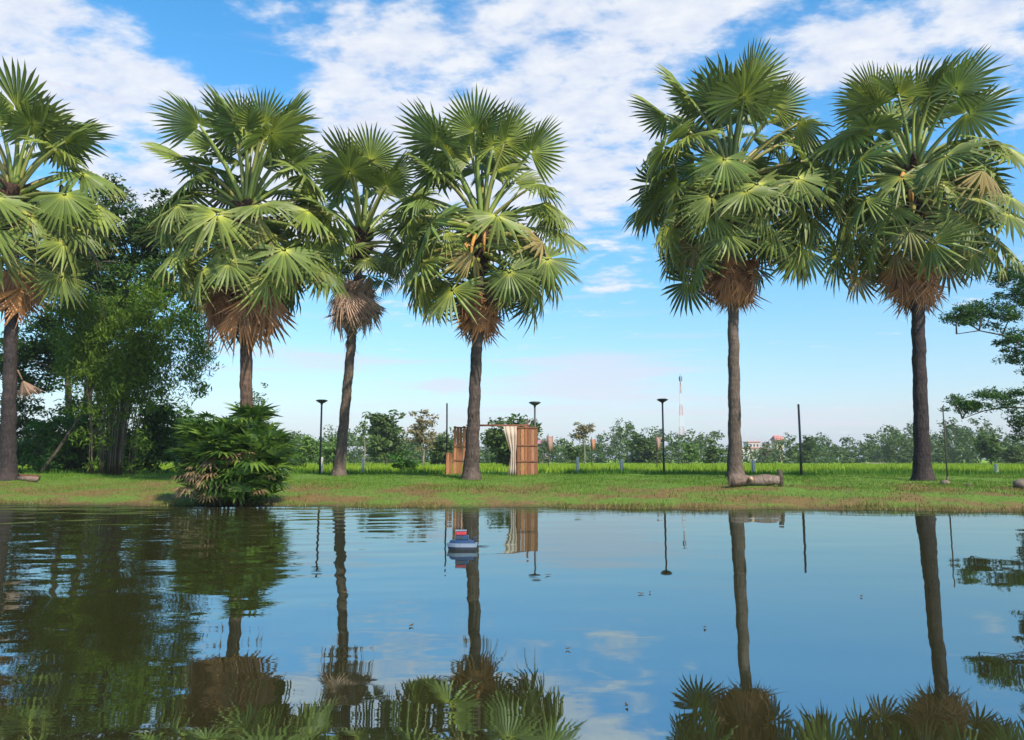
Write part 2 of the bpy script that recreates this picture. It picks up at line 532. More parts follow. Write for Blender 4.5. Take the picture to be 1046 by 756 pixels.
def keep_weed(x, y, rng):
    return ((x > 2.4) | (x < -3.2)) & (rng.uniform(0, 1, len(x)) < np.where(x > 0, 1, .3) * (.25 + patchy(x * 1.3, y)))


blades('weeds', 52000, (-27, 29), (31.2, 36.5), lambda x, y, r: r.uniform(.08, .34, len(x)) * (.35 + 1.0 * patchy(x * 1.5, y)),
       lambda x, y, r: r.uniform(.02, .045, len(x)), M['weeds'], 'darker tall weeds along the near edge of the rice', 'weeds', keep_weed)
blades('rice_field', 150000, (-75, 75), (32, 95), lambda x, y, r: r.uniform(.18, .42, len(x)) * (.6 + .6 * patchy(x * .5, y * .5)),
       lambda x, y, r: r.uniform(.03, .06, len(x)) * (1 + (y - 32) / 40), M['rice'], 'bright green rice standing in the field behind the bank', 'rice', keep_rice)


# ------------------------------------------------------------------ sugar palms
def blade_mesh(name, rng, L, Rad, span, delta, droop, fold, mat, nseg=40, split=.5, arch=.12, twist=0.0, ragged=.1, torn=0.0):
    """pleated fan of pointed fingers at the end of a stalk of length L along +X; +Z is its upper face"""
    if mat.name != 'dead_palm_leaf' and mat.name != 'dry_palm_leaf': Rad *= .80 if 'old' in mat.name else .83
    vs = []; uvs = []; fq = []; ft = []
    dphi = span / nseg
    cd, sd = math.cos(delta), math.sin(delta)
    ct, st = math.cos(twist), math.sin(twist)

    def put(r, phi, dz, u, w, dr):
        rr = r * Rad
        x, y, z = rr * math.cos(phi), rr * math.sin(phi), dz
        z -= droop * Rad * r * r * dr
        z -= fold * rr * abs(math.sin(phi))
        y, z = y * ct - z * st, y * st + z * ct
        x, z = x * cd + z * sd, -x * sd + z * cd
        vs.append((L + x, y, z + arch * L * 0)); uvs.append((u, w)); return len(vs) - 1
    for j in range(nseg):
        phi = -span / 2 + (j + .5) * dphi
        if rng.random() < torn: continue
        q = abs(phi) / math.pi
        lr = (1 - .30 * q ** 1.5) * (1 + rng.uniform(-ragged, ragged * .4))
        w = rng.random(); dr = rng.uniform(.5, 1.6) + (rng.uniform(1, 2.2) if rng.random() < torn * 1.6 else 0)
        pl = .33 * dphi
        rows = []
        for r, hw, pz in ((.05, .5, .3), (split * .55, .5, .9), (split, .47, 1.0), (split + (lr - split) * .5, .36 * split / (split + (lr - split) * .5), .7)):
            e = dphi * hw
            a = put(r, phi - e, 0, r, w, dr if r > split else 1)
            b = put(r, phi, pl * r * Rad * pz, r, w, dr if r > split else 1)
            c = put(r, phi + e, 0, r, w, dr if r > split else 1)
            rows.append((a, b, c))
        for (a, b, c), (d, e, f) in zip(rows, rows[1:]):
            fq += [(a, b, e, d), (b, c, f, e)]
        tip = put(lr, phi + rng.uniform(-.3, .3) * dphi, 0, 1, w, dr * 1.15)
        a, b, c = rows[-1]
        ft += [(a, b, tip), (b, c, tip)]
    return np_mesh(name, vs, [np.array(fq), np.array(ft)], mat, False, uvs)


def stalk_mesh(name, L, w0=.085, w1=.032):
    mb = MB()
    n = 8
    path = [(L * i / n, 0, .05 * L * math.sin(math.pi * i / n)) for i in range(n + 1)]
    rad = [w0 + (w1 - w0) * (i / n) ** .7 for i in range(n + 1)]
    mb.tube(path, rad, 6)
    return mb.mesh(name, M['stalk'], True)


prng = random.Random(3)
FAN = {}
FAN['young'] = [(blade_mesh('fan_leaf', prng, L, Rd, R(sp), R(de), dr, fo, M['fan'], 30, .54, torn=.02), stalk_mesh('leaf_stalk', L), L)
                for L, Rd, sp, de, dr, fo in ((2.1, 1.5, 250, 10, .10, .14), (1.9, 1.58, 285, 20, .13, .2), (2.15, 1.42, 225, 6, .08, .3), (1.8, 1.5, 300, 32, .16, .12), (2.0, 1.3, 200, 14, .12, .4))]
FAN['mid'] = [(blade_mesh('fan_leaf', prng, L, Rd, R(sp), R(de), dr, fo, M['fan'], 28, .52, .1, R(tw), torn=.05), stalk_mesh('leaf_stalk', L), L)
              for L, Rd, sp, de, dr, fo, tw in ((2.0, 1.5, 290, 46, .2, .16, 12), (1.85, 1.55, 265, 60, .26, .12, -16), (2.15, 1.42, 300, 36, .18, .28, 8), (1.8, 1.45, 280, 68, .22, .2, -10), (2.1, 1.4, 240, 52, .28, .34, 22), (2.2, 1.3, 210, 40, .34, .45, -20))]
FAN['old'] = [(blade_mesh('fan_leaf', prng, L, Rd, R(sp), R(de), dr, fo, M['fan_old'], 26, .47, .1, R(tw), .16, torn=.1), stalk_mesh('leaf_stalk', L), L)
              for L, Rd, sp, de, dr, fo, tw in ((2.0, 1.4, 255, 36, .12, .10, 10), (1.8, 1.5, 275, 46, .16, .14, -14), (2.1, 1.35, 285, 30, .10, .18, 18), (1.7, 1.42, 240, 52, .2, .08, -6), (1.95, 1.35, 215, 40, .16, .3, 4), (1.85, 1.25, 190, 48, .24, .45, -22), (2.0, 1.45, 265, 26, .14, .12, 26))]
FAN['dead'] = [(blade_mesh('dead_leaf', prng, L, Rd, R(sp), R(de), dr, fo, M['fan_dead'], ns, sl, .1, R(tw), .28, torn=.06), None, L)
               for L, Rd, sp, de, dr, fo, tw, ns, sl in ((.4, 1.6, 120, 4, .12, .3, 0, 24, .6), (.5, 1.5, 85, 2, .1, .5, 14, 20, .55), (.35, 1.55, 150, 6, .16, .25, -12, 28, .5), (.6, 1.3, 70, 4, .14, .6, 20, 16, .6), (.5, 1.4, 100, 8, .2, .4, -20, 20, .52))]
FAN['dry'] = [(blade_mesh('dead_leaf', prng, L, Rd, R(sp), R(de), dr, fo, M['fan_dead_grey'], ns, sl, .1, R(tw), .28, torn=.06), None, L)
              for L, Rd, sp, de, dr, fo, tw, ns, sl in ((.4, 1.4, 105, 4, .14, .4, 0, 20, .5), (.5, 1.3, 80, 2, .12, .6, 14, 16, .55), (.35, 1.35, 125, 6, .18, .3, -14, 24, .45), (.5, 1.15, 75, 6, .16, .6, 20, 16, .5))]
DEAD_STALK = {k: stalk_mesh('leaf_stalk', FAN[k][-1][2], .05, .03) for k in ('dead', 'dry')}
for k in DEAD_STALK: DEAD_STALK[k].materials[0] = M['fan_dead_grey']


def frame(attach, az, el, roll, s):
    out = Vector((math.cos(az), math.sin(az), 0)); up = Vector((0, 0, 1))
    X = out * math.cos(el) + up * math.sin(el)
    Z = -out * math.sin(el) + up * math.cos(el)
    Y = Z.cross(X)
    Y2 = Y * math.cos(roll) + Z * math.sin(roll); Z2 = -Y * math.sin(roll) + Z * math.cos(roll)
    m = Matrix((X, Y2, Z2)).transposed().to_4x4()
    return Matrix.Translation(attach) @ m @ Matrix.Scale(s, 4)


PALM_GROUP = 'tall sugar palms along the bank'


def palm(pxbase, pxcrown, Y, r0, r1, label, mat, seed, s=1.0, nleaf=44, ndead=12, dead='dead', dead_drop=2.6, dead_s=1.0, stem=1.7,
         bow=0.0, qa=.25, qb=.43, eend=-38, fruits=0, flowers=0, wid=1.0, low=None, fix_up=()):
    rng = random.Random(seed)
    b = at(pxbase[0], pxbase[1], Y); b.z = gzf(b.x, Y)
    t = at(pxcrown[0], pxcrown[1], Y)
    root = empty('sugar_palm', b, label, 'palm tree', PALM_GROUP)
    top = t - b
    H = top.z
    ax = lambda z: Vector((top.x * (z / H) + bow * math.sin(math.pi * min(z / H, 1)), top.y * (z / H), z))
    path = []; rad = []
    n = 90
    for i in range(n + 1):
        z = -.25 + (H + .25) * i / n
        q = max(0, z) / H
        r = r1 + (r0 - r1) * (math.exp(-q * 9) * .55 + (1 - q) * .45)
        r *= .84 * (1 + .36 * math.exp(-max(z, 0) / .24))
        r *= 1 + .02 * math.sin(i * 2.4) + rng.uniform(-.022, .022)
        p = ax(z); path.append(p + Vector((.012 * math.sin(i * .7), .01 * math.cos(i * .9), 0))); rad.append(r)
    MB().tube(path, rad, 18, True, .03, rng).build('trunk', mat, root, True)
    # stubs of old leaf bases round the head of the trunk
    fb = MB()
    for k in range(46):
        q = rng.random(); z = H - .1 - q * stem * 1.15
        az = k * 2.39996; o = Vector((math.cos(az), math.sin(az), 0))
        p = ax(z) + o * (r1 * .8); l = rng.uniform(.25, .6) * (1 - .3 * q)
        fb.tube([p, p + o * l * .45 + Vector((0, 0, l * .35)), p + o * l * .8 + Vector((0, 0, l * .55))], [.10, .08, .03], 5)
    fb.tube([ax(H - stem * 1.2), ax(H - stem * .6), ax(H - .1), ax(H + .25)], [r1 * 1.05, r1 * 1.5, r1 * 1.25, .06], 12, True, .2, rng)
    fb.build('leaf_bases', M['fibre'], root)
    off = rng.random() * 6.28
    for i in range(nleaf):
        q = i / (nleaf - 1)
        az = off + i * 2.39996 + rng.uniform(-.2, .2)
        if q < qa: el = 86 - (86 - 42) * (q / qa)
        elif q < qb: el = 42 - (42 - 4) * ((q - qa) / (qb - qa))
        else: el = 4 + (eend - 4) * ((q - qb) / (1 - qb)) ** .85
        el += rng.uniform(-9, 9)
        if qa - .03 < q < qb + .09 and math.sin(az) < -.55: az += 1.15 if math.cos(az) > 0 else -1.15
        kind = 'young' if q < qa else ('mid' if q < qb + .10 else 'old')
        bm, sm, L = rng.choice(FAN[kind])
        at_ = ax(H - .05 - stem * (.25 * q + .75 * q * q)) + Vector((math.cos(az), math.sin(az), 0)) * r1 * .6
        sc = s * rng.uniform(.82, 1.08)
        if q > qa: sc *= wid
        else: sc *= 1.1
        if q > qb + .5: sc *= .94
        fo = link('fan_leaf', bm, root)
        fo.matrix_local = frame(at_, az, R(el), R(rng.uniform(-28, 28)), sc)
        so = link('leaf_stalk', sm, fo)
    for i in range(ndead):
        az = off + 1 + i * 2.39996 + rng.uniform(-.3, .3)
        bm, _, L = rng.choice(FAN[dead])
        at_ = ax(H - dead_drop + rng.uniform(-.45, .5)) + Vector((math.cos(az), math.sin(az), 0)) * (r1 * .8 + rng.uniform(0, .55) * dead_s)
        fo = link('dead_leaf', bm, root)
        fo.matrix_local = frame(at_, az, R(rng.uniform(-96, -66)), R(rng.uniform(-30, 30)), dead_s * rng.uniform(.6, 1.15))
    for (z, az, el, sc, roll, kd) in (low or ()):
        bm, _, L = FAN[kd][-1]
        fo = link('dead_leaf', bm, root)
        link('leaf_stalk', DEAD_STALK[kd], fo)
        fo.matrix_local = frame(ax(z) + Vector((math.cos(R(az)), math.sin(R(az)), 0)) * r1, R(az), R(el), R(roll), sc)
    for k in range(flowers):
        az = R(-90 + rng.uniform(-70, 70)); o = Vector((math.cos(az), math.sin(az), 0))
        p = ax(H - .55 - .2 * k) + o * r1
        l = rng.uniform(.9, 1.5)
        MB().tube([p, p + o * .35 + Vector((0, 0, .12)), p + o * .6 - Vector((0, 0, l * .3)), p + o * .68 - Vector((0, 0, l))], [.07, .075, .065, .04], 7).build('flower_stalk', M['flower'], root, True)
    for k in range(fruits):
        az = R(-90 + rng.uniform(-110, 110)); o = Vector((math.cos(az), math.sin(az), 0))
        p = ax(H - .5 - .9 * rng.random()) + o * (r1 + .25)
        mb = MB()
        mb.tube([p - o * .35 + Vector((0, 0, .25)), p + o * .15 + Vector((0, 0, .1)), p + o * .3 - Vector((0, 0, .8))], [.05, .05, .03], 6)
        for j in range(9):
            c = p + o * rng.uniform(.1, .4) + Vector((rng.uniform(-.2, .2), rng.uniform(-.2, .2), -rng.uniform(.0, .8)))
            rr = rng.uniform(.085, .12)
            mb.lathe([(.02, -rr), (rr * .7, -rr * .7), (rr, 0), (rr * .72, rr * .7), (.02, rr)], c, 9)
        mb.build('fruit_bunch', M['fruit'], root, True)
    return root


palm((8, 484), (15, 188), 27.0, .36, .22, 'dark trunked sugar palm at the left edge, beside the bamboo clump', M['trunk_shaded'], 21, 1.25, 60, 20, 'dead', 3.1, .95, stem=1.9,
     fruits=1, low=((3.9, 28, -64, .78, 72, 'dry'),), qa=.24, qb=.4)
palm((251, 500), (252, 205), 24.6, .30, .20, 'sugar palm behind the waterside shrub, big orange dead leaves under its crown', M['trunk_orange'], 32, 1.14, 72, 30, 'dead', 2.5, 1.2, stem=1.8, fruits=2, wid=1.08, qa=.23, qb=.38)
palm((346, 486), (370, 236), 30.0, .29, .19, 'thin leaning sugar palm with a narrow crown over a thick skirt of dry brown leaves', M['trunk'], 43, 1.22, 44, 60, 'dry', 2.1, 1.1, stem=1.2, wid=.70,
     low=((9.0 - 3.3, 160, -80, .6, 0, 'dry'),), qa=.34, qb=.56, eend=-30)
palm((481, 487), (493, 222), 27.4, .36, .20, 'sugar palm with orange flower stalks standing in front of the plank gateway', M['trunk_mid'], 54, 1.3, 64, 16, 'dead', 2.75, .9, stem=1.75, fruits=0, flowers=4, qa=.22, qb=.38)
palm((751, 488), (747, 172), 28.0, .34, .20, 'round crowned sugar palm rising behind the grey log', M['trunk'], 65, 1.3, 84, 36, 'dead', 3.55, .97, stem=2.2, wid=1.1, qa=.2, qb=.34, fruits=5, eend=-38)
palm((943, 495), (933, 168), 25.5, .36, .21, 'sugar palm with a dark leaning trunk, rightmost on the bank', M['trunk_shaded'], 76, 1.2, 78, 26, 'dead', 3.35, .92, stem=2.1, wid=1.08, qa=.2, qb=.34, flowers=3, fruits=1, eend=-38)


# ------------------------------------------------------------------ leafy trees
def leaf_cloud(rng, centres, radii, per, size, flat=.55, droop=0.0, long=2.0):
    """rhombic leaves round clump centres; returns verts, quads"""
    c = np.repeat(np.asarray(centres, float), per, 0); r = np.repeat(np.asarray(radii, float), per)
    n = len(c)
    d = rng.normal(size=(n, 3)); d /= np.linalg.norm(d, axis=1)[:, None]
    rad = rng.uniform(0, 1, n) ** .45
    p = c + d * (r * rad)[:, None] * np.array([1, 1, flat])
    a = rng.normal(size=(n, 3)); a[:, 2] = a[:, 2] * .6 - droop; a /= np.linalg.norm(a, axis=1)[:, None]
    nr = rng.normal(size=(n, 3)) * .7 + np.array([0, 0, .9]) + d * .5
    b = np.cross(a, nr); b /= np.linalg.norm(b, axis=1)[:, None] + 1e-9
    s = size * rng.uniform(.6, 1.35, n)
    l = (s * long / 2)[:, None] * a; w = (s / 2)[:, None] * b
    v = np.stack([p - l, p + w * .8, p + l, p - w * .8], 1).reshape(-1, 3)
    return v, np.arange(4 * n).reshape(-1, 4)


def blob_clumps(rng, blobs, n, cr):
    cs = []; rs = []
    vol = np.array([b[3] * b[4] * b[5] for b in blobs]) ** (2 / 3); vol /= vol.sum()
    which = rng.choice(len(blobs), n, p=vol)
    for k in which:
        x, y, z, rx, ry, rz = blobs[k]
        d = rng.normal(size=3); d /= np.linalg.norm(d)
        q = rng.uniform(.35, 1.0)
        cs.append((x + d[0] * rx * q, y + d[1] * ry * q, z + d[2] * rz * q)); rs.append(cr * rng.uniform(.6, 1.4))
    return np.array(cs), np.array(rs)


def tree(name, base, blobs, label, cat, leafm, barkm, rng, ncl, cr, per, size, tr, trunks=None, group=None, droop=0.0, flat=.55, limbs=14, long=2.0, rads=None):
    """base: world point of the foot; blobs relative to it"""
    root = empty(name, base, label, cat, group)
    cs, rs = blob_clumps(rng, blobs, ncl, cr)
    v, f = leaf_cloud(rng, cs, rs, per, size, flat, droop, long)
    mb = MB(); pr = random.Random(int(rng.integers(1e6)))
    top = max(b[2] for b in blobs)
    trunks = trunks or [[(0, 0, -.2), (.05, 0, top * .35), (0, 0, top * .75), (0, 0, top)]]
    ends = []
    for ti, pth in enumerate(trunks):
        k = len(pth); t_ = tr * (rads[ti] if rads else 1)
        mb.tube(pth, [t_ * (1 - .8 * i / (k - 1)) for i in range(k)], 8)
        ends.append([Vector(p) for p in pth])
    for i in range(min(limbs, len(cs))):
        c = Vector(cs[i]); pth = min(ends, key=lambda e: min((p - c).length for p in e))
        low = [p for p in pth[1:] if p.z < c.z + .3] or [pth[1]]
        st = min(low, key=lambda p: (p - c).length)
        mid = st.lerp(c, .5) + Vector((pr.uniform(-.1, .1), pr.uniform(-.1, .1), .12)) * (c - st).length * .6
        mb.tube([st, st.lerp(mid, .5) + Vector((0, 0, .03)), mid, mid.lerp(c, .5) + Vector((0, 0, .04)), c], [tr * .2, tr * .16, tr * .12, tr * .08, tr * .03], 5)
    mb.build('trunk', barkm, root, True)
    link('crown', np_mesh('crown', v, f, leafm), root)
    return root


def W(px, py, Y):
    p = at(px, py, Y); return p


def gp(px, Y):
    p = at(px, 470, Y); return Vector((p.x, Y, gzf(p.x, Y)))


def pxblobs(base, Y, items):
    """items: (px, py, rpx, rpy, dy, ry) -> blob relative to base, sizes in metres at that distance"""
    out = []; k = Y / FPX
    for px, py, rx, rz, dy, ry in items:
        p = at(px, py, Y + dy); out.append((p.x - base.x, p.y - base.y, p.z - base.z, rx * k, ry, rz * k))
    return out


trng = np.random.default_rng(5)
# large dark tree left
b = gp(78, 36)
tree('broadleaf_tree', b, pxblobs(b, 36, [(95, 240, 45, 45, 0, 1.8), (160, 235, 40, 45, .5, 1.8), (125, 300, 62, 45, 0, 2.2), (60, 265, 26, 40, .5, 1.2), (185, 290, 30, 45, .5, 1.4), (75, 345, 45, 42, 1, 2.0), (30, 372, 35, 40, 1.5, 1.8), (110, 200, 22, 22, .5, 1)]),
     'tall dark green broadleaf tree rising behind the bamboo clump', 'tree', M['deep_leaf'], M['bark'], trng, 520, .6, 90, .115, .26,
     trunks=[[(0, 0, -.2), (.2, 0, 2.5), (.5, 0, 5), (1.2, .2, 8), (2, .3, 10)], [(0, 0, -.2), (-.4, 0, 2.4), (-.8, .2, 4.6), (-1, .4, 6.2)]], limbs=40)
# bamboo clump
b = gp(116, 31.5)
root = empty('bamboo_clump', b, 'clump of tall brown bamboo culms with drooping feathery leaves, left bank', 'bamboo')
pr = random.Random(9)
cl_c = []; cl_r = []
for i in range(44):
    a = pr.uniform(0, 6.28); rr = pr.uniform(.0, .95)
    p = Vector((rr * math.cos(a), rr * math.sin(a) * .7, -.1))
    la = a + pr.uniform(-.5, .5); h = pr.uniform(5.2, 9.2); out = pr.uniform(.3, 1.0) * h * .26
    pth = []; rd = []
    for k in range(12):
        q = k / 11
        pth.append(p + Vector((math.cos(la) * (out * q ** 2.2 + rr * q * .3), math.sin(la) * out * .7 * q ** 2.2, h * (q - .13 * q ** 4))))
        rd.append(.034 * (1 - .75 * q))
    MB().tube(pth, rd, 6).build('culm', M['culm'], root, True)
    for k in range(5, 12):
        for _ in range(2):
            if k < 8 and pr.random() < .55: continue
            o = pth[k] + Vector((pr.uniform(-.6, .6), pr.uniform(-.5, .5), pr.uniform(-.6, .3)))
            cl_c.append(o); cl_r.append(pr.uniform(.35, .75))
for px, py, rx, rz in ((165, 355, 38, 28), (195, 385, 18, 30), (180, 330, 30, 22), (150, 400, 22, 20), (120, 340, 30, 20), (75, 375, 25, 25), (205, 350, 12, 20), (97, 455, 14, 18), (140, 452, 16, 20), (118, 395, 24, 16)):
    for _ in range(22 if py < 390 else 9):
        w = at(px + pr.gauss(0, .5) * rx, py + pr.gauss(0, .5) * rz, 31.0 + pr.uniform(-.8, 1.2)) - b
        cl_c.append(w); cl_r.append(pr.uniform(.3, .6))
v, f = leaf_cloud(trng, [tuple(c) for c in cl_c], cl_r, 56, .062, .8, .9, 3.6)
link('foliage', np_mesh('foliage', v, f, M['bamboo_leaf']), root)
# undergrowth shrubs at the left
for px, Y, w, h, m, lab in ((40, 33, 34, 62, 'under_leaf', 'leafy bright green bush behind the leaning dead trunk, next to the left palm'),
                            (85, 34.5, 34, 66, 'dark_leaf', 'dark bush between the leaning dead trunk and the bamboo culms'),
                            (152, 34, 24, 80, 'dark_leaf', 'tall dark bush right of the bamboo culms'),
                            (180, 36.5, 24, 70, 'under_leaf', 'light green bush between bamboo and waterside shrub'),
                            (70, 35.2, 26, 88, 'under_leaf', 'tall leafy bush hiding the foot of the dark broadleaf tree'),
                            (128, 33.4, 22, 46, 'under_leaf', 'low leafy bush just behind the bamboo culms'),
                            (5, 38, 40, 95, 'deep_leaf', 'dark tall bush behind the trunk of the leftmost palm')):
    b = gp(px, Y); k = Y / FPX
    tree('bush', b, [(0, 0, h * k * .35, w * k, .9, h * k * .36), (w * k * .3, .1, h * k * .68, w * k * .7, .8, h * k * .3)], lab, 'bush', M[m], M['bark'], trng, 80, .45, 60, .105, .05,
         trunks=[[(0, 0, -.1), (.1, 0, h * k * .4), (.2, 0, h * k * .8)], [(.1, 0, -.1), (-.2, 0, h * k * .4), (-.4, 0, h * k * .7)]])
# leaning dead trunk and reddish logs beside the left palm
p0, p1 = gp(40, 32.0), at(98, 407, 32.4)
tag(MB().tube([p0 - Vector((0, 0, .1)), p0.lerp(p1, .3) + Vector((0, 0, -.08)), p0.lerp(p1, .65) + Vector((0, 0, .1)), p1], [.075, .065, .05, .03], 8).build('dead_trunk', M['bark'], None, True),
    'bare dead trunk leaning against the bamboo on the left bank', 'dead tree')
for i, (px, Y, l, rz, r, lab) in enumerate(((24, 27.4, 1.1, 12, .11, 'longer reddish brown log lying by the left palm trunk'), (30, 26.9, .8, -14, .09, 'short pale brown log in front of the longer reddish log'))):
    c = gp(px, Y); rz = R(rz); d = Vector((math.cos(rz), math.sin(rz), 0)) * l / 2
    tag(MB().tube([c - d + Vector((0, 0, r * .8)), c + Vector((0, 0, r * .9)), c + d + Vector((0, 0, r * .8))], [r, r * 1.08, r * .9], 10, True, .06, pr).build('log', M['red_brown'] if i == 0 else M['log'], None, True), lab, 'log')

# tree at the right, its trunk just outside the picture
b = gp(1100, 33)
tree('broadleaf_tree', b, pxblobs(b, 33, [(1010, 318, 46, 14, 0, 1.2), (985, 322, 22, 9, 0, .8), (1035, 290, 26, 22, 0, 1.2), (1040, 350, 20, 30, 0, 1), (1010, 408, 34, 11, 0, .9), (985, 415, 26, 6, 0, .6), (1040, 415, 16, 22, 0, 1),
                                         (1045, 440, 6, 14, 0, .6), (1080, 300, 40, 50, 0, 2.2), (1130, 300, 50, 60, 0, 2.5), (1100, 380, 50, 50, 0, 2.2), (1090, 250, 30, 30, 0, 1.6), (1150, 370, 40, 50, .5, 2)]),
     'fine leaved tree at the right edge reaching two branches towards the rightmost palm', 'tree', M['acacia_leaf'], M['bark'], trng, 900, .36, 80, .062, .20,
     trunks=[[(0, 0, -.2), (-.1, 0, 1.6), (-.2, 0, 3), (.1, 0, 5), (.2, 0, 7.5)], [(-.2, 0, 1.7), (-.9, 0, 2.5), (-1.8, 0, 2.95), (-2.8, 0, 3.0), (-3.8, 0, 2.85), (-4.8, 0, 2.5)], [(-.2, 0, 3.4), (-.9, 0, 4.6), (-1.8, 0, 5.6), (-2.8, 0, 6.15), (-3.8, 0, 6.35), (-4.8, 0, 6.2)]], limbs=70, long=2.4, rads=(1, .32, .36), droop=.35)

# small trees and saplings nearer than the far wood
def small(px, Y, top, w, lab, m, bark, ncl=50, cr=.5, per=30, size=.2, ttr=.08, name='tree', cat='tree', stem=.35, sq=.5, n=3, group=None):
    b = gp(px, Y); k = Y / FPX; h = at(px, top, Y).z - b.z
    rr = random.Random(px)
    bl = [(0, 0, h * (1 - sq * .55), w * k * .7, w * k * .7, h * sq * .55)]
    for _ in range(n):
        a = rr.uniform(0, 6.28)
        bl.append((math.cos(a) * w * k * .5, math.sin(a) * w * k * .4, h * (1 - sq * rr.uniform(.35, .95)), w * k * .5, w * k * .5, h * sq * .3))
    return tree(name, b, bl, lab, cat, M[m], M[bark], trng, ncl, cr, per, size, ttr, group=group, limbs=16)


small(395, 75, 418, 26, 'dark green bushy tree between the thin leaning palm and the brownish tree', 'far_dark_leaf', 'bark_pale', 90, .8, 40, .26, .12, sq=.72)
small(432, 68, 411, 17, 'brownish half bare tree with a pale trunk, left of the gateway', 'brown_leaf', 'bark_pale', 60, .5, 26, .18, .13, sq=.68)
small(452, 80, 440, 20, 'low dark tree close behind the bare pole left of the gateway', 'far_dark_leaf', 'bark', 60, .7, 34, .26, .1, sq=.9)
small(372, 66, 418, 8, 'thin sparse young tree right of the leaning palm trunk', 'far_leaf', 'bark_pale', 16, .4, 16, .16, .06, sq=.6)
small(518, 62, 418, 26, 'dark green tree seen through the gateway opening', 'far_dark_leaf', 'bark', 90, .7, 44, .22, .1, sq=.85)
small(540, 90, 421, 12, 'small tree whose top shows above the right gate panel', 'far_leaf', 'bark', 30, .7, 26, .26, .1, sq=.6)
small(597, 85, 429, 13, 'pale open crowned tree behind the salmon banner', 'brown_leaf', 'bark_pale', 30, .6, 22, .2, .08, sq=.4)
small(588, 95, 446, 14, 'low round green tree under the pale open crowned tree', 'far_leaf', 'bark', 36, .7, 30, .26, .08, sq=.95)
small(655, 110, 440, 22, 'broad round tree behind the middle solar lamp', 'far_dark_leaf', 'bark', 70, 1.0, 40, .36, .12, sq=.95)
small(703, 80, 449, 9, 'light green young tree in front of the lattice mast', 'light_leaf', 'bark', 24, .5, 26, .2, .05, sq=1.0)
small(728, 95, 449, 13, 'green tree between the light young tree and the log palm', 'far_leaf', 'bark', 40, .7, 30, .26, .08, sq=.95)
small(783, 150, 447, 8, 'small olive brown tree in front of the far white building', 'brown_leaf', 'bark', 26, .9, 26, .36, .1, sq=.8)
small(826, 110, 445, 11, 'slender dark tree just behind the bare post at centre right', 'far_dark_leaf', 'bark', 34, .8, 30, .32, .1, sq=.9)
small(1012, 85, 441, 14, 'round green tree under the right hand overhanging branches', 'far_leaf', 'bark', 50, .7, 36, .26, .1, sq=.75)
small(1035, 90, 452, 13, 'low tree at the right edge beyond the rice', 'far_dark_leaf', 'bark', 40, .7, 32, .26, .1, sq=.9)
small(262, 48, 386, 26, 'thin half bare tree showing behind the orange palm trunk and shrub', 'far_dark_leaf', 'bark_pale', 46, .4, 12, .13, .06, sq=.62)
small(312, 55, 436, 13, 'feathery light green tree just left of the left solar lamp', 'light_leaf', 'bark', 44, .5, 30, .16, .05, sq=.95)
small(340, 60, 446, 13, 'light green tree between the left solar lamp and the leaning palm', 'light_leaf', 'bark', 40, .5, 30, .17, .05, sq=.95)
small(292, 58, 446, 15, 'light green bushy tree right behind the waterside shrub', 'far_leaf', 'bark', 44, .5, 30, .17, .05, sq=.95)
small(410, 40, 461, 15, 'low dark green shrub on the grass left of the gateway', 'under_leaf', 'bark', 46, .24, 40, .10, .03, 'bush', 'bush', sq=.98)

# far wood
cs = []; rs = []
mbt = MB(); wr = random.Random(17)
for i in range(760):
    x = wr.uniform(-150, 150); Y = wr.uniform(128, 175)
    px = 523 + x / Y * FPX
    if 738 < px < 800 and wr.random() < .7: continue
    h = wr.uniform(2.6, 5.5) * (Y / 140) * (1.0 + .28 * math.sin(px * .021) + .2 * math.sin(px * .07 + 1) + .14 * math.sin(px * .19)) * (1.12 if px > 820 else 1)
    z0 = .2; w = wr.uniform(1.4, 2.8)
    for _ in range(8):
        d = Vector((wr.gauss(0, 1), wr.gauss(0, 1), wr.gauss(0, 1))).normalized()
        cs.append((x + d.x * w, Y + d.y * w, z0 + h * .5 + d.z * h * .48)); rs.append(wr.uniform(.7, 1.3))
v, f = leaf_cloud(trng, cs, rs, 26, .38, .8, 0, 1.6)
tag(link('far_wood', np_mesh('far_wood', v, f, M['far_dark_leaf'])), 'low green wood closing off the far side of the rice field', 'wood', kind='stuff')

# ------------------------------------------------------------------ waterside shrub with fan leaves
def fan_cloud(rng, n, cfun, size):
    vs = []; fs = []
    for i in range(n):
        p, out = cfun(rng)
        s = size * rng.uniform(.65, 1.25)
        nseg = rng.randint(6, 9); span = R(rng.uniform(120, 190))
        X = (out + Vector((rng.gauss(0, .35), rng.gauss(0, .35), rng.gauss(0, .35)))).normalized()
        up = Vector((0, 0, 1)); Y = up.cross(X)
        Y = Y.normalized() if Y.length > .05 else Vector((1, 0, 0))
        Z = X.cross(Y)
        for j in range(nseg):
            ph = -span / 2 + span * (j + .5) / nseg
            d = X * math.cos(ph) + Y * math.sin(ph); e = (-X * math.sin(ph) + Y * math.cos(ph)) * s * .09
            l = s * rng.uniform(.8, 1.05); b_ = len(vs)
            vs += [p + d * .03, p + d * l * .45 + e + Z * .02 * s, p + d * l - Z * .28 * s, p + d * l * .45 - e + Z * .02 * s, ]
            fs.append((b_, b_ + 1, b_ + 2, b_ + 3))
    return np.array([tuple(v) for v in vs]), np.array(fs)


SB = Vector((-7.15, 19.75, 0)); SB.z = gzf(SB.x, SB.y)
root = empty('palm_shrub', SB, 'dense dark shrub of fan shaped leaves overhanging the water, below the orange trunk', 'shrub')


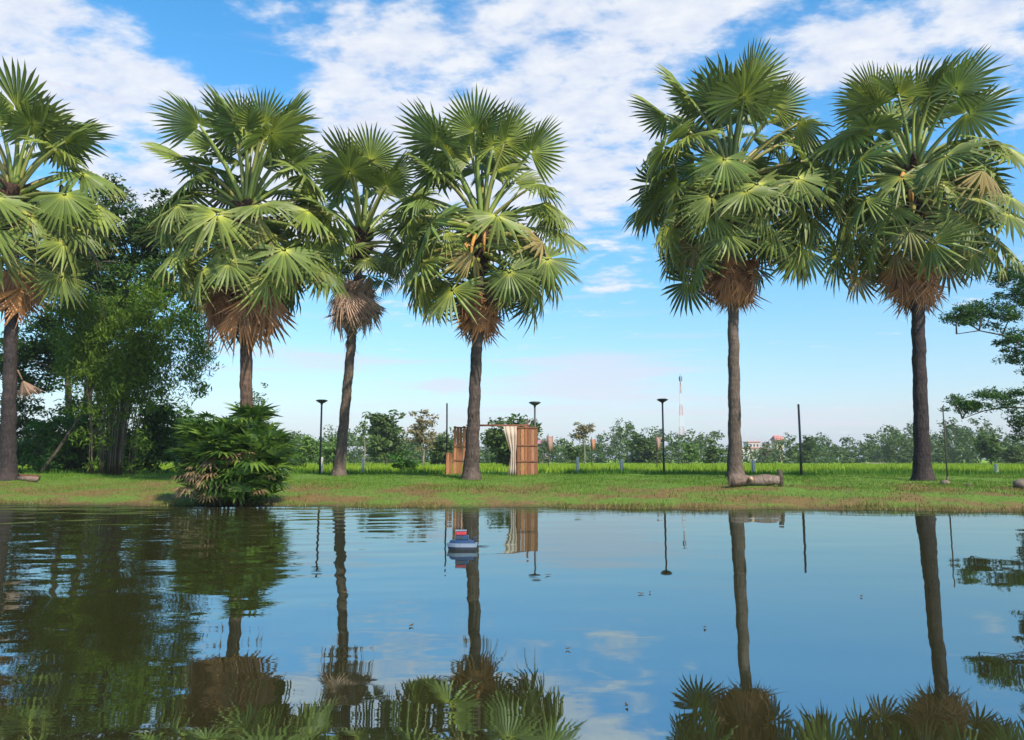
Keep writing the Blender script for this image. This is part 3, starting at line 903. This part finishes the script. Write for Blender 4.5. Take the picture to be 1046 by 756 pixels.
STEMS = []
_r = random.Random(77)
for i in range(46):
    a = _r.uniform(0, 6.28); q = _r.uniform(.1, 1) ** .6
    STEMS.append((1.08 * q * math.cos(a), .8 * q * math.sin(a), _r.uniform(1.6, 2.2) * (1 - .30 * q ** 3)))


def sh_green(rng):
    x, y, h = rng.choice(STEMS); a = rng.uniform(0, 6.28); t = rng.random() ** .7
    o = rng.uniform(.08, .42)
    d = Vector((math.cos(a), math.sin(a), rng.uniform(-.3, 1.6) if t < .8 else rng.uniform(.3, 2.2)))
    return Vector((x * (.75 + .35 * t) + math.cos(a) * o, y * (.75 + .35 * t) + math.sin(a) * o, .18 + h * t)), d


def sh_dead(rng):
    a = rng.uniform(-2.9, -.25); q = rng.uniform(.7, 1)
    d = Vector((math.cos(a), math.sin(a), 0))
    return Vector((d.x * 1.35 * q, d.y * 1.0 * q, rng.uniform(.35, 1.35))), d + Vector((0, 0, rng.uniform(-1.1, .1)))


v, f = fan_cloud(random.Random(4), 1000, sh_green, .5)
link('foliage', np_mesh('foliage', v, f, M['shrub_leaf']), root)
v, f = fan_cloud(random.Random(5), 40, sh_dead, .38)
link('dead_leaves', np_mesh('dead_leaves', v, f, M['shrub_dead']), root)
mb = MB(); pr = random.Random(8)
for i in range(22):
    a = pr.uniform(0, 6.28); r = pr.uniform(.1, .5)
    mb.tube([(r * math.cos(a), r * math.sin(a), -.25), (r * 1.3 * math.cos(a), r * 1.3 * math.sin(a), .7), (r * 2.1 * math.cos(a), r * 1.9 * math.sin(a), 1.6)], [.03, .025, .015], 6)
mb.build('stems', M['bark'], root, True)

# ------------------------------------------------------------------ solar lamps, posts and poles
def solar_lamp(px, Y, top, lab):
    b = gp(px, Y); h = at(px, top, Y).z - b.z
    root = empty('solar_lamp', b, lab, 'lamp', 'disc topped solar lamps in the field')
    MB().tube([(0, 0, -.1), (0, 0, h * .5), (0, 0, h - .16)], [.045, .042, .036], 10).build('pole', M['lamp_metal'], root, True)
    hd = MB().lathe([(.04, -.2), (.055, -.13), (.12, -.1), (.22, -.04), (.245, -.02), (.245, 0), (.2, .012)], (0, 0, h), 24).build('lamp_head', M['lamp_metal'], root, True)
    MB().lathe([(.19, 0), (.18, .01)], (0, 0, h + .0145), 24).build('solar_panel', M['glass'], root)
    return root


solar_lamp(327, 32, 409, 'solar lamp with flat dark disc top, left of the leaning palm')
solar_lamp(546.5, 31.0, 411, 'solar lamp with flat dark disc top, at the right gate panel')
solar_lamp(678, 33, 408, 'solar lamp with flat dark disc top, in the open field before the lattice mast')
for px, Y, top, r, lab, m in ((456, 32, 412, .035, 'bare slim pole just left of the gateway', 'pole'), (818, 30, 413, .045, 'dark bare post between the two right hand palms', 'lamp_metal'), (966.5, 25, 415, .022, 'thin bare pole just right of the rightmost palm', 'pole')):
    b = gp(px, Y); h = at(px, top, Y).z - b.z
    root = empty('bare_pole', b, lab, 'pole')
    MB().tube([(0, 0, -.1), (.01, 0, h * .5), (0, 0, h)], [r * 1.1, r, r * .9], 9).build('shaft', M[m], root, True)
    if m == 'pole': MB().tube([(0, 0, .06), (0, 0, .16)], [r * 1.9, r * 1.7], 9).build('foot_collar', M['rock'], root)
for px, Y, top, w, lab in ((590, 33.6, 467, .12, 'white concrete post nearest the gateway in the rice'), (635, 33.0, 469, .13, 'white concrete post midway between gateway and middle lamp'),
                           (371, 34, 467, .11, 'white concrete post right of the leaning palm'), (769.5, 34, 470, .13, 'pale concrete post behind the grey log'), (1017, 34, 474, .12, 'greyish concrete post in the rice at far right'),
                           (328.8, 34, 467, .11, 'white concrete stub behind the left solar lamp')):
    b = gp(px, Y); h = at(px, top, Y).z - b.z
    tag(MB().box((b.x, b.y, b.z + h / 2 - .05), (w, w, h + .1), .2, .015).build('concrete_post', M['concrete']), lab, 'post', 'concrete posts in the rice field')

# banners on thin poles
for px, Y, t0, t1, w, m, lab in ((560, 60, 445, 460, .5, 'pink', 'faded pink banner on a pole right of the gateway'), (604.5, 60, 448, 459, .36, 'salmon', 'salmon coloured banner on a pole in front of pale tree'), (671, 50, 446, 459, .32, 'pink', 'pale pink banner on a pole beside the middle lamp')):
    b = gp(px, Y); h = at(px, t0, Y).z - b.z; h2 = at(px, t1, Y).z - b.z
    root = empty('cloth_banner', b, lab, 'banner', 'cloth banners on poles')
    MB().tube([(0, 0, -.1), (0, 0, h + .15)], [.035, .025], 7).build('pole', M['pole'], root, True)
    n = 9; vs = []; fs = []
    for k in range(n):
        q = k / (n - 1)
        for zz in (h2, (h + h2) / 2, h):
            vs.append((.03 + w * q - .3 * w, .10 * math.sin(q * 7 + zz) - .05, zz - .12 * q * math.sin(q * 3)))
    for k in range(n - 1):
        for j in range(2): fs.append((k * 3 + j, k * 3 + 3 + j, k * 3 + 4 + j, k * 3 + 1 + j))
    o = MB().add(vs, fs).build('cloth', M[m], root, True)
    md = o.modifiers.new('thick', 'SOLIDIFY'); md.thickness = .02

# ------------------------------------------------------------------ plank gateway
GY = 30.2
def gx(px): return (px - 523) / FPX * GY * math.cos(PITCH) / math.cos(PITCH)
gb = gp(505, GY); g0 = gb.z
root = empty('plank_gateway', gb, 'rustic gateway of orange vertical planks with a top beam', 'gate')
ztop = at(535, 436, GY).z - g0


def X_(px, Y=GY): return at(px, 465, Y).x - gb.x


def screen(name, pts, h, seed, gap=.004):
    """row of upright planks along the polyline pts (x, y)"""
    mb = MB(); r = random.Random(seed)
    for (x0, y0), (x1, y1) in zip(pts, pts[1:]):
        L = math.hypot(x1 - x0, y1 - y0); n = max(2, round(L / .13)); a = math.atan2(y1 - y0, x1 - x0)
        for i in range(n):
            q = (i + .5) / n; hh = h + r.uniform(-.07, .03)
            mb.box((x0 + (x1 - x0) * q + r.uniform(-.006, .006), y0 + (y1 - y0) * q + r.uniform(-.008, .008), hh / 2 - .12), (L / n * r.uniform(.86, .99) - gap, .024, hh + .24), a + r.uniform(-.02, .02), .004)
    return mb.build(name, M['plank'], root)


def rails(par, pts, zs):
    mb = MB()
    for (x0, y0), (x1, y1) in zip(pts, pts[1:]):
        L = math.hypot(x1 - x0, y1 - y0); a = math.atan2(y1 - y0, x1 - x0)
        for z in zs:
            mb.box(((x0 + x1) / 2 + math.sin(a) * .032, (y0 + y1) / 2 - math.cos(a) * .032, z), (L * .985, .026, .05), a, .004)
    o = mb.build('rail', M['rail'], par); o['kind'] = 'thing'
    del o['kind']
    return o


pr_ = [(X_(523.5), .75), (X_(528.5), 0), (X_(549.5), 0)]
ps = screen('plank_screen', pr_, ztop, 1); rails(ps, pr_, (ztop * .98, ztop * .62, ztop * .3))
pl_ = [(X_(463), 0), (X_(478.5), 0), (X_(482), .75)]
ps = screen('plank_screen', pl_, ztop * 1.0, 2); rails(ps, pl_, (ztop * .985, ztop * .6, ztop * .32))
pl2 = [(X_(455.5), .03), (X_(462.6), .03)]
screen('low_plank_screen', pl2, at(460, 461, GY).z - g0, 3)
MB().box(((X_(476) + X_(541)) / 2, .10, ztop + .06), (X_(541) - X_(476), .08, .075), 0, .008).build('top_beam', M['rail'], root)
mb = MB()
for px in (480.5, 526, 539): mb.box((X_(px), .14, (ztop + (.32 if px == 539 else .06)) / 2 - .1), (.07, .07, ztop + (.32 if px == 539 else .06) + .2), 0, .006)
mb.build('post', M['rail'], root)
# curtain tied back against the right screen
n = 15; vs = []; fs = []
rows = [(435.5, 514, 528), (446, 516.5, 528), (456, 519.5, 527.5), (463, 521.5, 526.5), (470, 521, 526.5), (478, 520, 527), (486, 519, 527)]
for py, a, c in rows:
    for k in range(n):
        q = k / (n - 1)
        z = at(520, py, GY).z - g0
        vs.append((X_(a + (c - a) * q), .03 + .035 * math.sin(q * 19), z))
for i in range(len(rows) - 1):
    for k in range(n - 1): fs.append((i * n + k, i * n + k + 1, (i + 1) * n + k + 1, (i + 1) * n + k))
o = MB().add(vs, fs).build('curtain', M['curtain'], None, True)
o.location = gb; md = o.modifiers.new('thick', 'SOLIDIFY'); md.thickness = .012
tag(o, 'cream curtain tied back inside the plank gateway', 'curtain')

# ------------------------------------------------------------------ log, stump post, stones
c = gp(769, 23.2); k = 23.2 / FPX
root = empty('log', c, 'thick grey brown log lying before the round crowned palm', 'log')
x0, x1 = (744 - 768) * k, (793 - 768) * k
mb = MB(); pth = []; rd = []
for i in range(13):
    q = i / 12; pth.append((x0 + (x1 - x0) * q, .05 * math.sin(q * 4), .16 + .012 * math.sin(q * 9))); rd.append(.18 + .02 * math.sin(q * 11) - .03 * q)
mb.tube(pth, rd, 16, True, .05, pr).build('stem', M['log'], root, True)
MB().tube([(x0 - .012, 0, .16), (x0 - .004, 0, .16)], [.15, .155], 14).build('cut_face', M['log_end'], root)
MB().tube([(-.12, -.06, .2), (-.14, -.22, .22)], [.07, .06], 8).build('branch_stub', M['log_end'], root, True)
b = gp(796.5, 23.4)
tag(MB().tube([b - Vector((0, 0, .1)), b + Vector((.01, 0, .25)), b + Vector((-.02, 0, .52))], [.085, .08, .07], 9, True, .08, pr).build('stump', M['bark'], None, True), 'short upright stump at the right end of the grey log', 'stump')


def rock(c, r, name, lab, cat, seed, mat='rock', sq=.6):
    rr = random.Random(seed); mb = MB()
    prof = [(r * math.cos(t) * 1.0 + .002, r * sq * math.sin(t)) for t in [R(x) for x in (-85, -55, -25, 5, 35, 60, 85)]]
    mb.lathe(prof, (0, 0, 0), 12)
    mb.v = [(x * (1 + rr.uniform(-.14, .14)), y * (1 + rr.uniform(-.14, .14)), z * (1 + rr.uniform(-.14, .14))) for x, y, z in mb.v]
    o = mb.build(name, M[mat], None, True); o.location = c + Vector((0, 0, r * sq * .5)); return tag(o, lab, cat)


rock(gp(964, 24.2), .15, 'stone', 'small brown stone at the foot of the thin bare pole', 'stone', 1)
rock(gp(1043, 23), .28, 'stone', 'larger brown stone on the bank at the right edge', 'stone', 2)
rock(gp(987, 23.2), .13, 'stone', 'flat dark stone on the bank between two brown stones', 'stone', 3, 'bark', .35)

# ------------------------------------------------------------------ toy boat on the pond
bY = 10.3; bp = at(472, 562, bY); bp.z = 0
k = bY / FPX; Lh = 31 * k
root = empty('toy_boat', bp, 'blue and white toy boat with a red cabin floating on the pond', 'boat')


def hull(mb, z0, z1, f0, f1, n=12):
    """plan outline lofted from z0 to z1; bow towards -X"""
    def outline(f):
        pts = []
        for i in range(n + 1):
            q = i / n; x = -.5 + q
            w = .19 * (1 - (1 - min(q / .45, 1)) ** 2.2) + .012
            pts.append((x * Lh * f, -w * f * Lh * .95))
        return pts + [(x, -y) for x, y in pts[::-1]]
    a, b_ = outline(f0), outline(f1); m = len(a)
    mb.add([(x, y, z0) for x, y in a] + [(x, y, z1) for x, y in b_], [(i, (i + 1) % m, m + (i + 1) % m, m + i) for i in range(m)] + [tuple(range(m - 1, -1, -1)), tuple(range(m, 2 * m))])
    return mb


hull(MB(), -.05, .035, .80, .93).build('hull', M['navy'], root)
hull(MB(), .0355, .085, .94, 1.0).build('topsides', M['white'], root)
hull(MB(), .0855, .125, .86, .74).build('deck', M['blue'], root)
cb = MB(); cb.box((-.0, 0, .155), (Lh * .42, Lh * .26, .06), 0, .008); cb.build('cabin', M['blue'], root)
cb = MB(); cb.box((-.015, 0, .213), (Lh * .34, Lh * .25, .052), 0, .01); ro = cb.build('cabin_roof', M['red'], root)
MB().box((-.015, 0, .247), (Lh * .36, Lh * .26, .014), 0, .003).build('roof_top', M['white'], ro)
for s in (-1, 1): MB().box((-.03, s * (Lh * .13 + .003), .158), (Lh * .2, .004, .03), 0, 0).build('window', M['glass'], root)
MB().box((Lh * .40, 0, .13), (Lh * .12, Lh * .2, .07), 0, .008).build('motor_box', M['navy'], root)
MB().tube([(Lh * .3, 0, .12), (Lh * .3, 0, .30)], [.003, .0025], 5).build('aerial', M['lamp_metal'], root)

# floating leaves and specks
pr = random.Random(12)
for px, py in ((655, 607), (664, 606), (580, 664), (640, 722), (720, 642), (560, 588), (880, 610), (420, 640), (352, 606)):
    d = at(px, py, 10); q = CAM_H / (CAM_H - d.z); x, y = d.x * q, 10 * q
    a = pr.uniform(0, 6.28); s = pr.uniform(.02, .045) * (y / 9)
    vs = [(x + s * u * math.cos(a) - s * .4 * w * math.sin(a), y + s * u * math.sin(a) + s * .4 * w * math.cos(a), .006 + .012 * h) for u, w, h in ((-1, 0, .6), (-.3, 1, 0), (.5, .8, .2), (1.1, 0, .8), (.5, -.8, .2), (-.3, -1, 0))]
    o = MB().add(vs, [(0, 1, 2, 3, 4, 5)]).build('floating_leaf', M['float']); md = o.modifiers.new('thick', 'SOLIDIFY'); md.thickness = .004
    tag(o, 'small fallen brown leaf floating on the pond', 'leaf', 'fallen leaves on the water')

# ------------------------------------------------------------------ far mast and buildings
TY = 300; b = gp(697, TY); h = at(697, 384, TY).z - b.z
root = empty('lattice_mast', b, 'tall red and white lattice mast far beyond the wood', 'mast')
nb = 14
def tw(z): return .16 + 1.25 * max(0, 1 - z / (h * .9)) ** 1.25
for sname, sel, m in (('red_section', 0, 'tower_red'), ('white_section', 1, 'tower_white')):
    for kk in range(nb):
        if (kk // 2) % 2 != sel: continue
        mb = MB(); z0, z1 = h * .92 * kk / nb, h * .92 * (kk + 1) / nb; w0, w1 = tw(z0), tw(z1)
        cn = [(-1, -1), (1, -1), (1, 1), (-1, 1)]
        for i in range(4):
            a, c = cn[i], cn[(i + 1) % 4]
            mb.tube([(a[0] * w0, a[1] * w0, z0), (a[0] * w1, a[1] * w1, z1)], .075, 5)
            mb.tube([(a[0] * w0, a[1] * w0, z0), (c[0] * w1, c[1] * w1, z1)], .042, 4)
            mb.tube([(a[0] * w1, a[1] * w1, z1), (c[0] * w1, c[1] * w1, z1)], .042, 4)
        mb.build(sname, M[m], root)
mb = MB(); mb.tube([(0, 0, h * .9), (0, 0, h + .8)], [.13, .05], 6)
for a in (0, 2.1, 4.2): mb.box((math.cos(a) * .55, math.sin(a) * .55, h * .965), (.3, .2, 1.9), a)
mb.build('antenna', M['lamp_metal'], root)


def building(px0, px1, top, Y, lab, wallm, rooftype, floors=2, nwin=4, nm='building', roof_mat='roof_red'):
    b = gp((px0 + px1) / 2, Y); w = (px1 - px0) / FPX * Y; h = at(px0, top, Y).z - b.z
    root = empty(nm, b, lab, 'building')
    d = max(w * .6, 5)
    MB().box((0, d / 2, h * .43 - .2), (w, d, h * .86 + .4), 0, .02).build('wall', M[wallm], root)
    if rooftype == 'flat':
        MB().box((0, d / 2, h * .86 + .16), (w * 1.08, d * 1.08, .3), 0, .02).build('roof', M[roof_mat], root)
        mb = MB()
        for i in range(5): mb.box((-w * .45 + w * .9 * i / 4, .3, h * .86 + .31 + h * .07), (.25, .25, h * .14), 0)
        mb.build('roof_columns', M[wallm], root)
    else:
        e = .5; x = w / 2 + e
        MB().add([(-x, -e, h * .86), (x, -e, h * .86), (x, d + e, h * .86), (-x, d + e, h * .86), (-x * .7, d / 2, h * 1.05), (x * .7, d / 2, h * 1.05)],
                 [(0, 1, 5, 4), (2, 3, 4, 5), (1, 2, 5), (3, 0, 4), (3, 2, 1, 0)]).build('roof', M[roof_mat], root)
    for fl in range(floors):
        for i in range(nwin):
            x = -w * .42 + w * .84 * (i + .5) / nwin; z = h * .86 * (fl + .55) / floors
            wo = MB().box((x, -.02, z), (w * .5 / nwin, .1, h * .4 / floors), 0).build('window', M['wall_white'], root)
            MB().box((x, -.075, z), (w * .42 / nwin, .03, h * .33 / floors), 0).build('pane', M['glass'], wo)
    return root


building(749, 781, 456, 230, 'long white building with a red roof edge left of the olive brown tree', 'wall_white', 'flat', 2, 6)
building(765, 777, 449, 245, 'pinkish building frame rising behind the long white building', 'wall_white', 'flat', 3, 3)
building(794, 801, 446, 240, 'narrow pink tower right of the olive brown tree', 'wall_tan', 'hip', 3, 2, 'tower_building')
building(551, 561, 450, 150, 'house with a mauve red roof right of the gateway', 'wall_dull', 'hip', 1, 3, 'house', 'roof_mauve')
building(896, 906, 473, 112, 'small low hut in the rice left of the rightmost palm', 'wall_white', 'hip', 1, 2, 'hut', 'wall_tan')

# ------------------------------------------------------------------ air
m, nt_, out_ = new_mat('haze')
pv = nt_.nodes.new('ShaderNodeVolumePrincipled'); pv.inputs['Color'].default_value = (.86, .92, 1, 1); pv.inputs['Density'].default_value = .0003
nt_.links.new(pv.outputs[0], out_.inputs['Volume'])
hz_ = MB().box((0, 150, 21.5), (1420, 1120, 47.4)).build('haze', m)
tag(hz_, 'thin pale haze in the air over the field', 'haze', kind='stuff')

# ------------------------------------------------------------------ light and sky
SUN_EL, SUN_AZ = R(43), R(143)          # azimuth clockwise from +Y (the view direction): behind the camera, to the right
sd = bpy.data.lights.new('sun', 'SUN'); so = bpy.data.objects.new('sun', sd); COL.objects.link(so)
sd.energy = 4.6; sd.angle = R(.9); sd.color = (1, .93, .82)
sv = Vector((math.sin(SUN_AZ) * math.cos(SUN_EL), math.cos(SUN_AZ) * math.cos(SUN_EL), math.sin(SUN_EL)))
so.rotation_euler = sv.to_track_quat('Z', 'Y').to_euler(); so.location = sv * 60

wld = bpy.data.worlds.new('World'); scene.world = wld; wld.use_nodes = True
nt = wld.node_tree; nt.nodes.clear()
wo = nt.nodes.new('ShaderNodeOutputWorld'); bg = nt.nodes.new('ShaderNodeBackground'); nt.links.new(bg.outputs[0], wo.inputs[0])
bg.inputs[1].default_value = .1
sky = nt.nodes.new('ShaderNodeTexSky'); sky.sky_type = 'NISHITA'; sky.sun_disc = False
sky.sun_elevation = SUN_EL; sky.sun_rotation = SUN_AZ; sky.air_density = 1.0; sky.dust_density = .6; sky.ozone_density = 2.0
_tc = nt.nodes.new('ShaderNodeTexCoord'); _nm = nt.nodes.new('ShaderNodeVectorMath'); _nm.operation = 'NORMALIZE'
nt.links.new(_tc.outputs['Generated'], _nm.inputs[0]); _sp = nt.nodes.new('ShaderNodeSeparateXYZ'); nt.links.new(_nm.outputs[0], _sp.inputs[0]); SKZ = _sp.outputs[2]
hsv = nt.nodes.new('ShaderNodeHueSaturation'); hsv.inputs['Hue'].default_value = .491; hsv.inputs['Saturation'].default_value = 1.34; nt.links.new(math_n(nt, 'MULTIPLY_ADD', math_n(nt, 'DIVIDE', math_n(nt, 'MULTIPLY', math_n(nt, 'ARCSINE', SKZ), 57.29578), 22.0, clamp=True), .72, .9), hsv.inputs['Value'])
nt.links.new(sky.outputs[0], hsv.inputs['Color'])
tc = nt.nodes.new('ShaderNodeTexCoord')
nrm = nt.nodes.new('ShaderNodeVectorMath'); nrm.operation = 'NORMALIZE'; nt.links.new(tc.outputs['Generated'], nrm.inputs[0])
sp = nt.nodes.new('ShaderNodeSeparateXYZ'); nt.links.new(nrm.outputs[0], sp.inputs[0])
dx, dy, dz = sp.outputs
mm = lambda op, a, b=None, c=None, clamp=False: math_n(nt, op, a, b, c, clamp)
el = mm('MULTIPLY', mm('ARCSINE', dz), 57.29578); az = mm('MULTIPLY', mm('ARCTAN2', dx, dy), 57.29578)
zz = mm('ADD', mm('MAXIMUM', dz, 0.0), .14)
cv = nt.nodes.new('ShaderNodeCombineXYZ'); nt.links.new(mm('DIVIDE', dx, zz), cv.inputs[0]); nt.links.new(mm('DIVIDE', dy, zz), cv.inputs[1])


def dirang(px, py):
    d = at(px, py, 10) - Vector((0, 0, CAM_H)); return math.degrees(math.atan2(d.x, d.y)), math.degrees(math.asin(d.z / d.length))


def blob(px, py, sx, sy, w, rot=0.0):
    """a cloud field centred in the sky direction seen at (px, py); sx, sy are degrees"""
    a0, e0 = dirang(px, py); c, s = math.cos(R(rot)), math.sin(R(rot))
    da, de = mm('SUBTRACT', az, a0), mm('SUBTRACT', el, e0)
    u = mm('DIVIDE', mm('ADD', mm('MULTIPLY', da, c), mm('MULTIPLY', de, s)), sx)
    v = mm('DIVIDE', mm('SUBTRACT', mm('MULTIPLY', de, c), mm('MULTIPLY', da, s)), sy)
    r2 = mm('ADD', mm('MULTIPLY', u, u), mm('MULTIPLY', v, v))
    return mm('MULTIPLY', mm('EXPONENT', mm('MULTIPLY', r2, -1)), w)


BL = [(90, 75, 11, 5.5, 1.0, -22), (230, 170, 9, 4, .75, -25), (20, 60, 8, 6, .5, 0), (360, 40, 10, 5, .75, -30), (430, 120, 8, 5.5, .8, -25), (600, 80, 9, 6.5, .95, -10), (700, 15, 10, 3, .8, 0), (600, 175, 4.5, 4, .75, 0),
      (390, 215, 9, 6, 1.0, 0), (560, 200, 6, 5, .9, 0), (330, 150, 6, 5, .5, 0), (130, 190, 6, 5, .6, 0), (480, 255, 4, 2, .5, 0), (650, 110, 4, 5, .5, 0), (545, 25, 10, 3.5, .55, 0), (880, 38, 8, 2.2, .8, 8), (1020, 60, 5, 5, .95, 0), (850, 85, 6, 2.5, .7, 0), (960, 20, 6, 2, .5, 0), (628, 289, 2.4, .9, 1.15, 0), (1000, 270, 4, 1.5, .45, 0),
      (150, 12, 7, 2.2, -.6, -25), (250, 62, 5, 2, -.6, -30), (840, 180, 9, 10, -.3, 0)]
Wt = None
for t in BL:
    bnode = blob(*t); Wt = bnode if Wt is None else mm('ADD', Wt, bnode)
map1 = nt.nodes.new('ShaderNodeMapping'); map1.inputs['Scale'].default_value = (1, 1.35, 1); map1.inputs['Rotation'].default_value = (0, 0, R(25)); map1.inputs['Location'].default_value = (3.1, 1.7, 0)
nt.links.new(cv.outputs[0], map1.inputs[0])
n1 = noise(nt, 3.4, 9, .58, map1.outputs[0], .25)
n2 = noise(nt, 9.0, 6, .6, map1.outputs[0], .1)
dens = mm('ADD', mm('ADD', mm('MULTIPLY', n1, .70), mm('MULTIPLY', n2, .72)), mm('MULTIPLY', mm('MINIMUM', Wt, 1.15), .30))
cl = nt.nodes.new('ShaderNodeMapRange'); cl.interpolation_type = 'SMOOTHSTEP'; nt.links.new(dens, cl.inputs[0])
cl.inputs[1].default_value = .79; cl.inputs[2].default_value = 1.08
# low streaky clouds above the horizon
st = nt.nodes.new('ShaderNodeCombineXYZ'); nt.links.new(mm('MULTIPLY', az, .07), st.inputs[0]); nt.links.new(mm('MULTIPLY', el, 1.3), st.inputs[1])
ns = noise(nt, 1.0, 5, .55, st.outputs[0], .3)
SB_ = [(620, 376, 7, 1.5, 1.35, 0), (455, 393, 1.5, .6, 1.5, 0), (580, 400, 6, .8, .8, 0), (330, 370, 8, 1.2, .9, 0), (640, 420, 12, 1.3, .6, 0), (860, 425, 10, 1.2, .5, 0), (450, 430, 12, 1.5, .5, 0)]
Ws = None
for t in SB_:
    bnode = blob(*t); Ws = bnode if Ws is None else mm('ADD', Ws, bnode)
cs_ = nt.nodes.new('ShaderNodeMapRange'); cs_.interpolation_type = 'SMOOTHSTEP'; nt.links.new(mm('ADD', ns, mm('MULTIPLY', Ws, .3)), cs_.inputs[0])
cs_.inputs[1].default_value = .55; cs_.inputs[2].default_value = .9; cs_.inputs[4].default_value = .6
ccol = mixc(nt, ramp(nt, n2, [(.35, (0, 0, 0)), (.65, (1, 1, 1))]), (4.0, 4.5, 5.6), (5.7, 5.8, 6.0))
hz = mm('MULTIPLY', mm('EXPONENT', mm('MULTIPLY', mm('MAXIMUM', el, 0.0), -.25)), .92)
clear = mixc(nt, hz, hsv.outputs[0], (3.15, 3.75, 5.05))
c1 = mixc(nt, mm('MULTIPLY', cl.outputs[0], .93), clear, ccol)
c2 = mixc(nt, cs_.outputs[0], c1, (4.85, 4.65, 5.3))
nt.links.new(c2, bg.inputs[0])

scene.view_settings.view_transform = 'Standard'; scene.view_settings.look = 'None'
scene.view_settings.exposure = .74; scene.view_settings.gamma = 1
scene.cycles.use_denoising = True
scene.cycles.max_bounces = 8; scene.cycles.transparent_max_bounces = 8
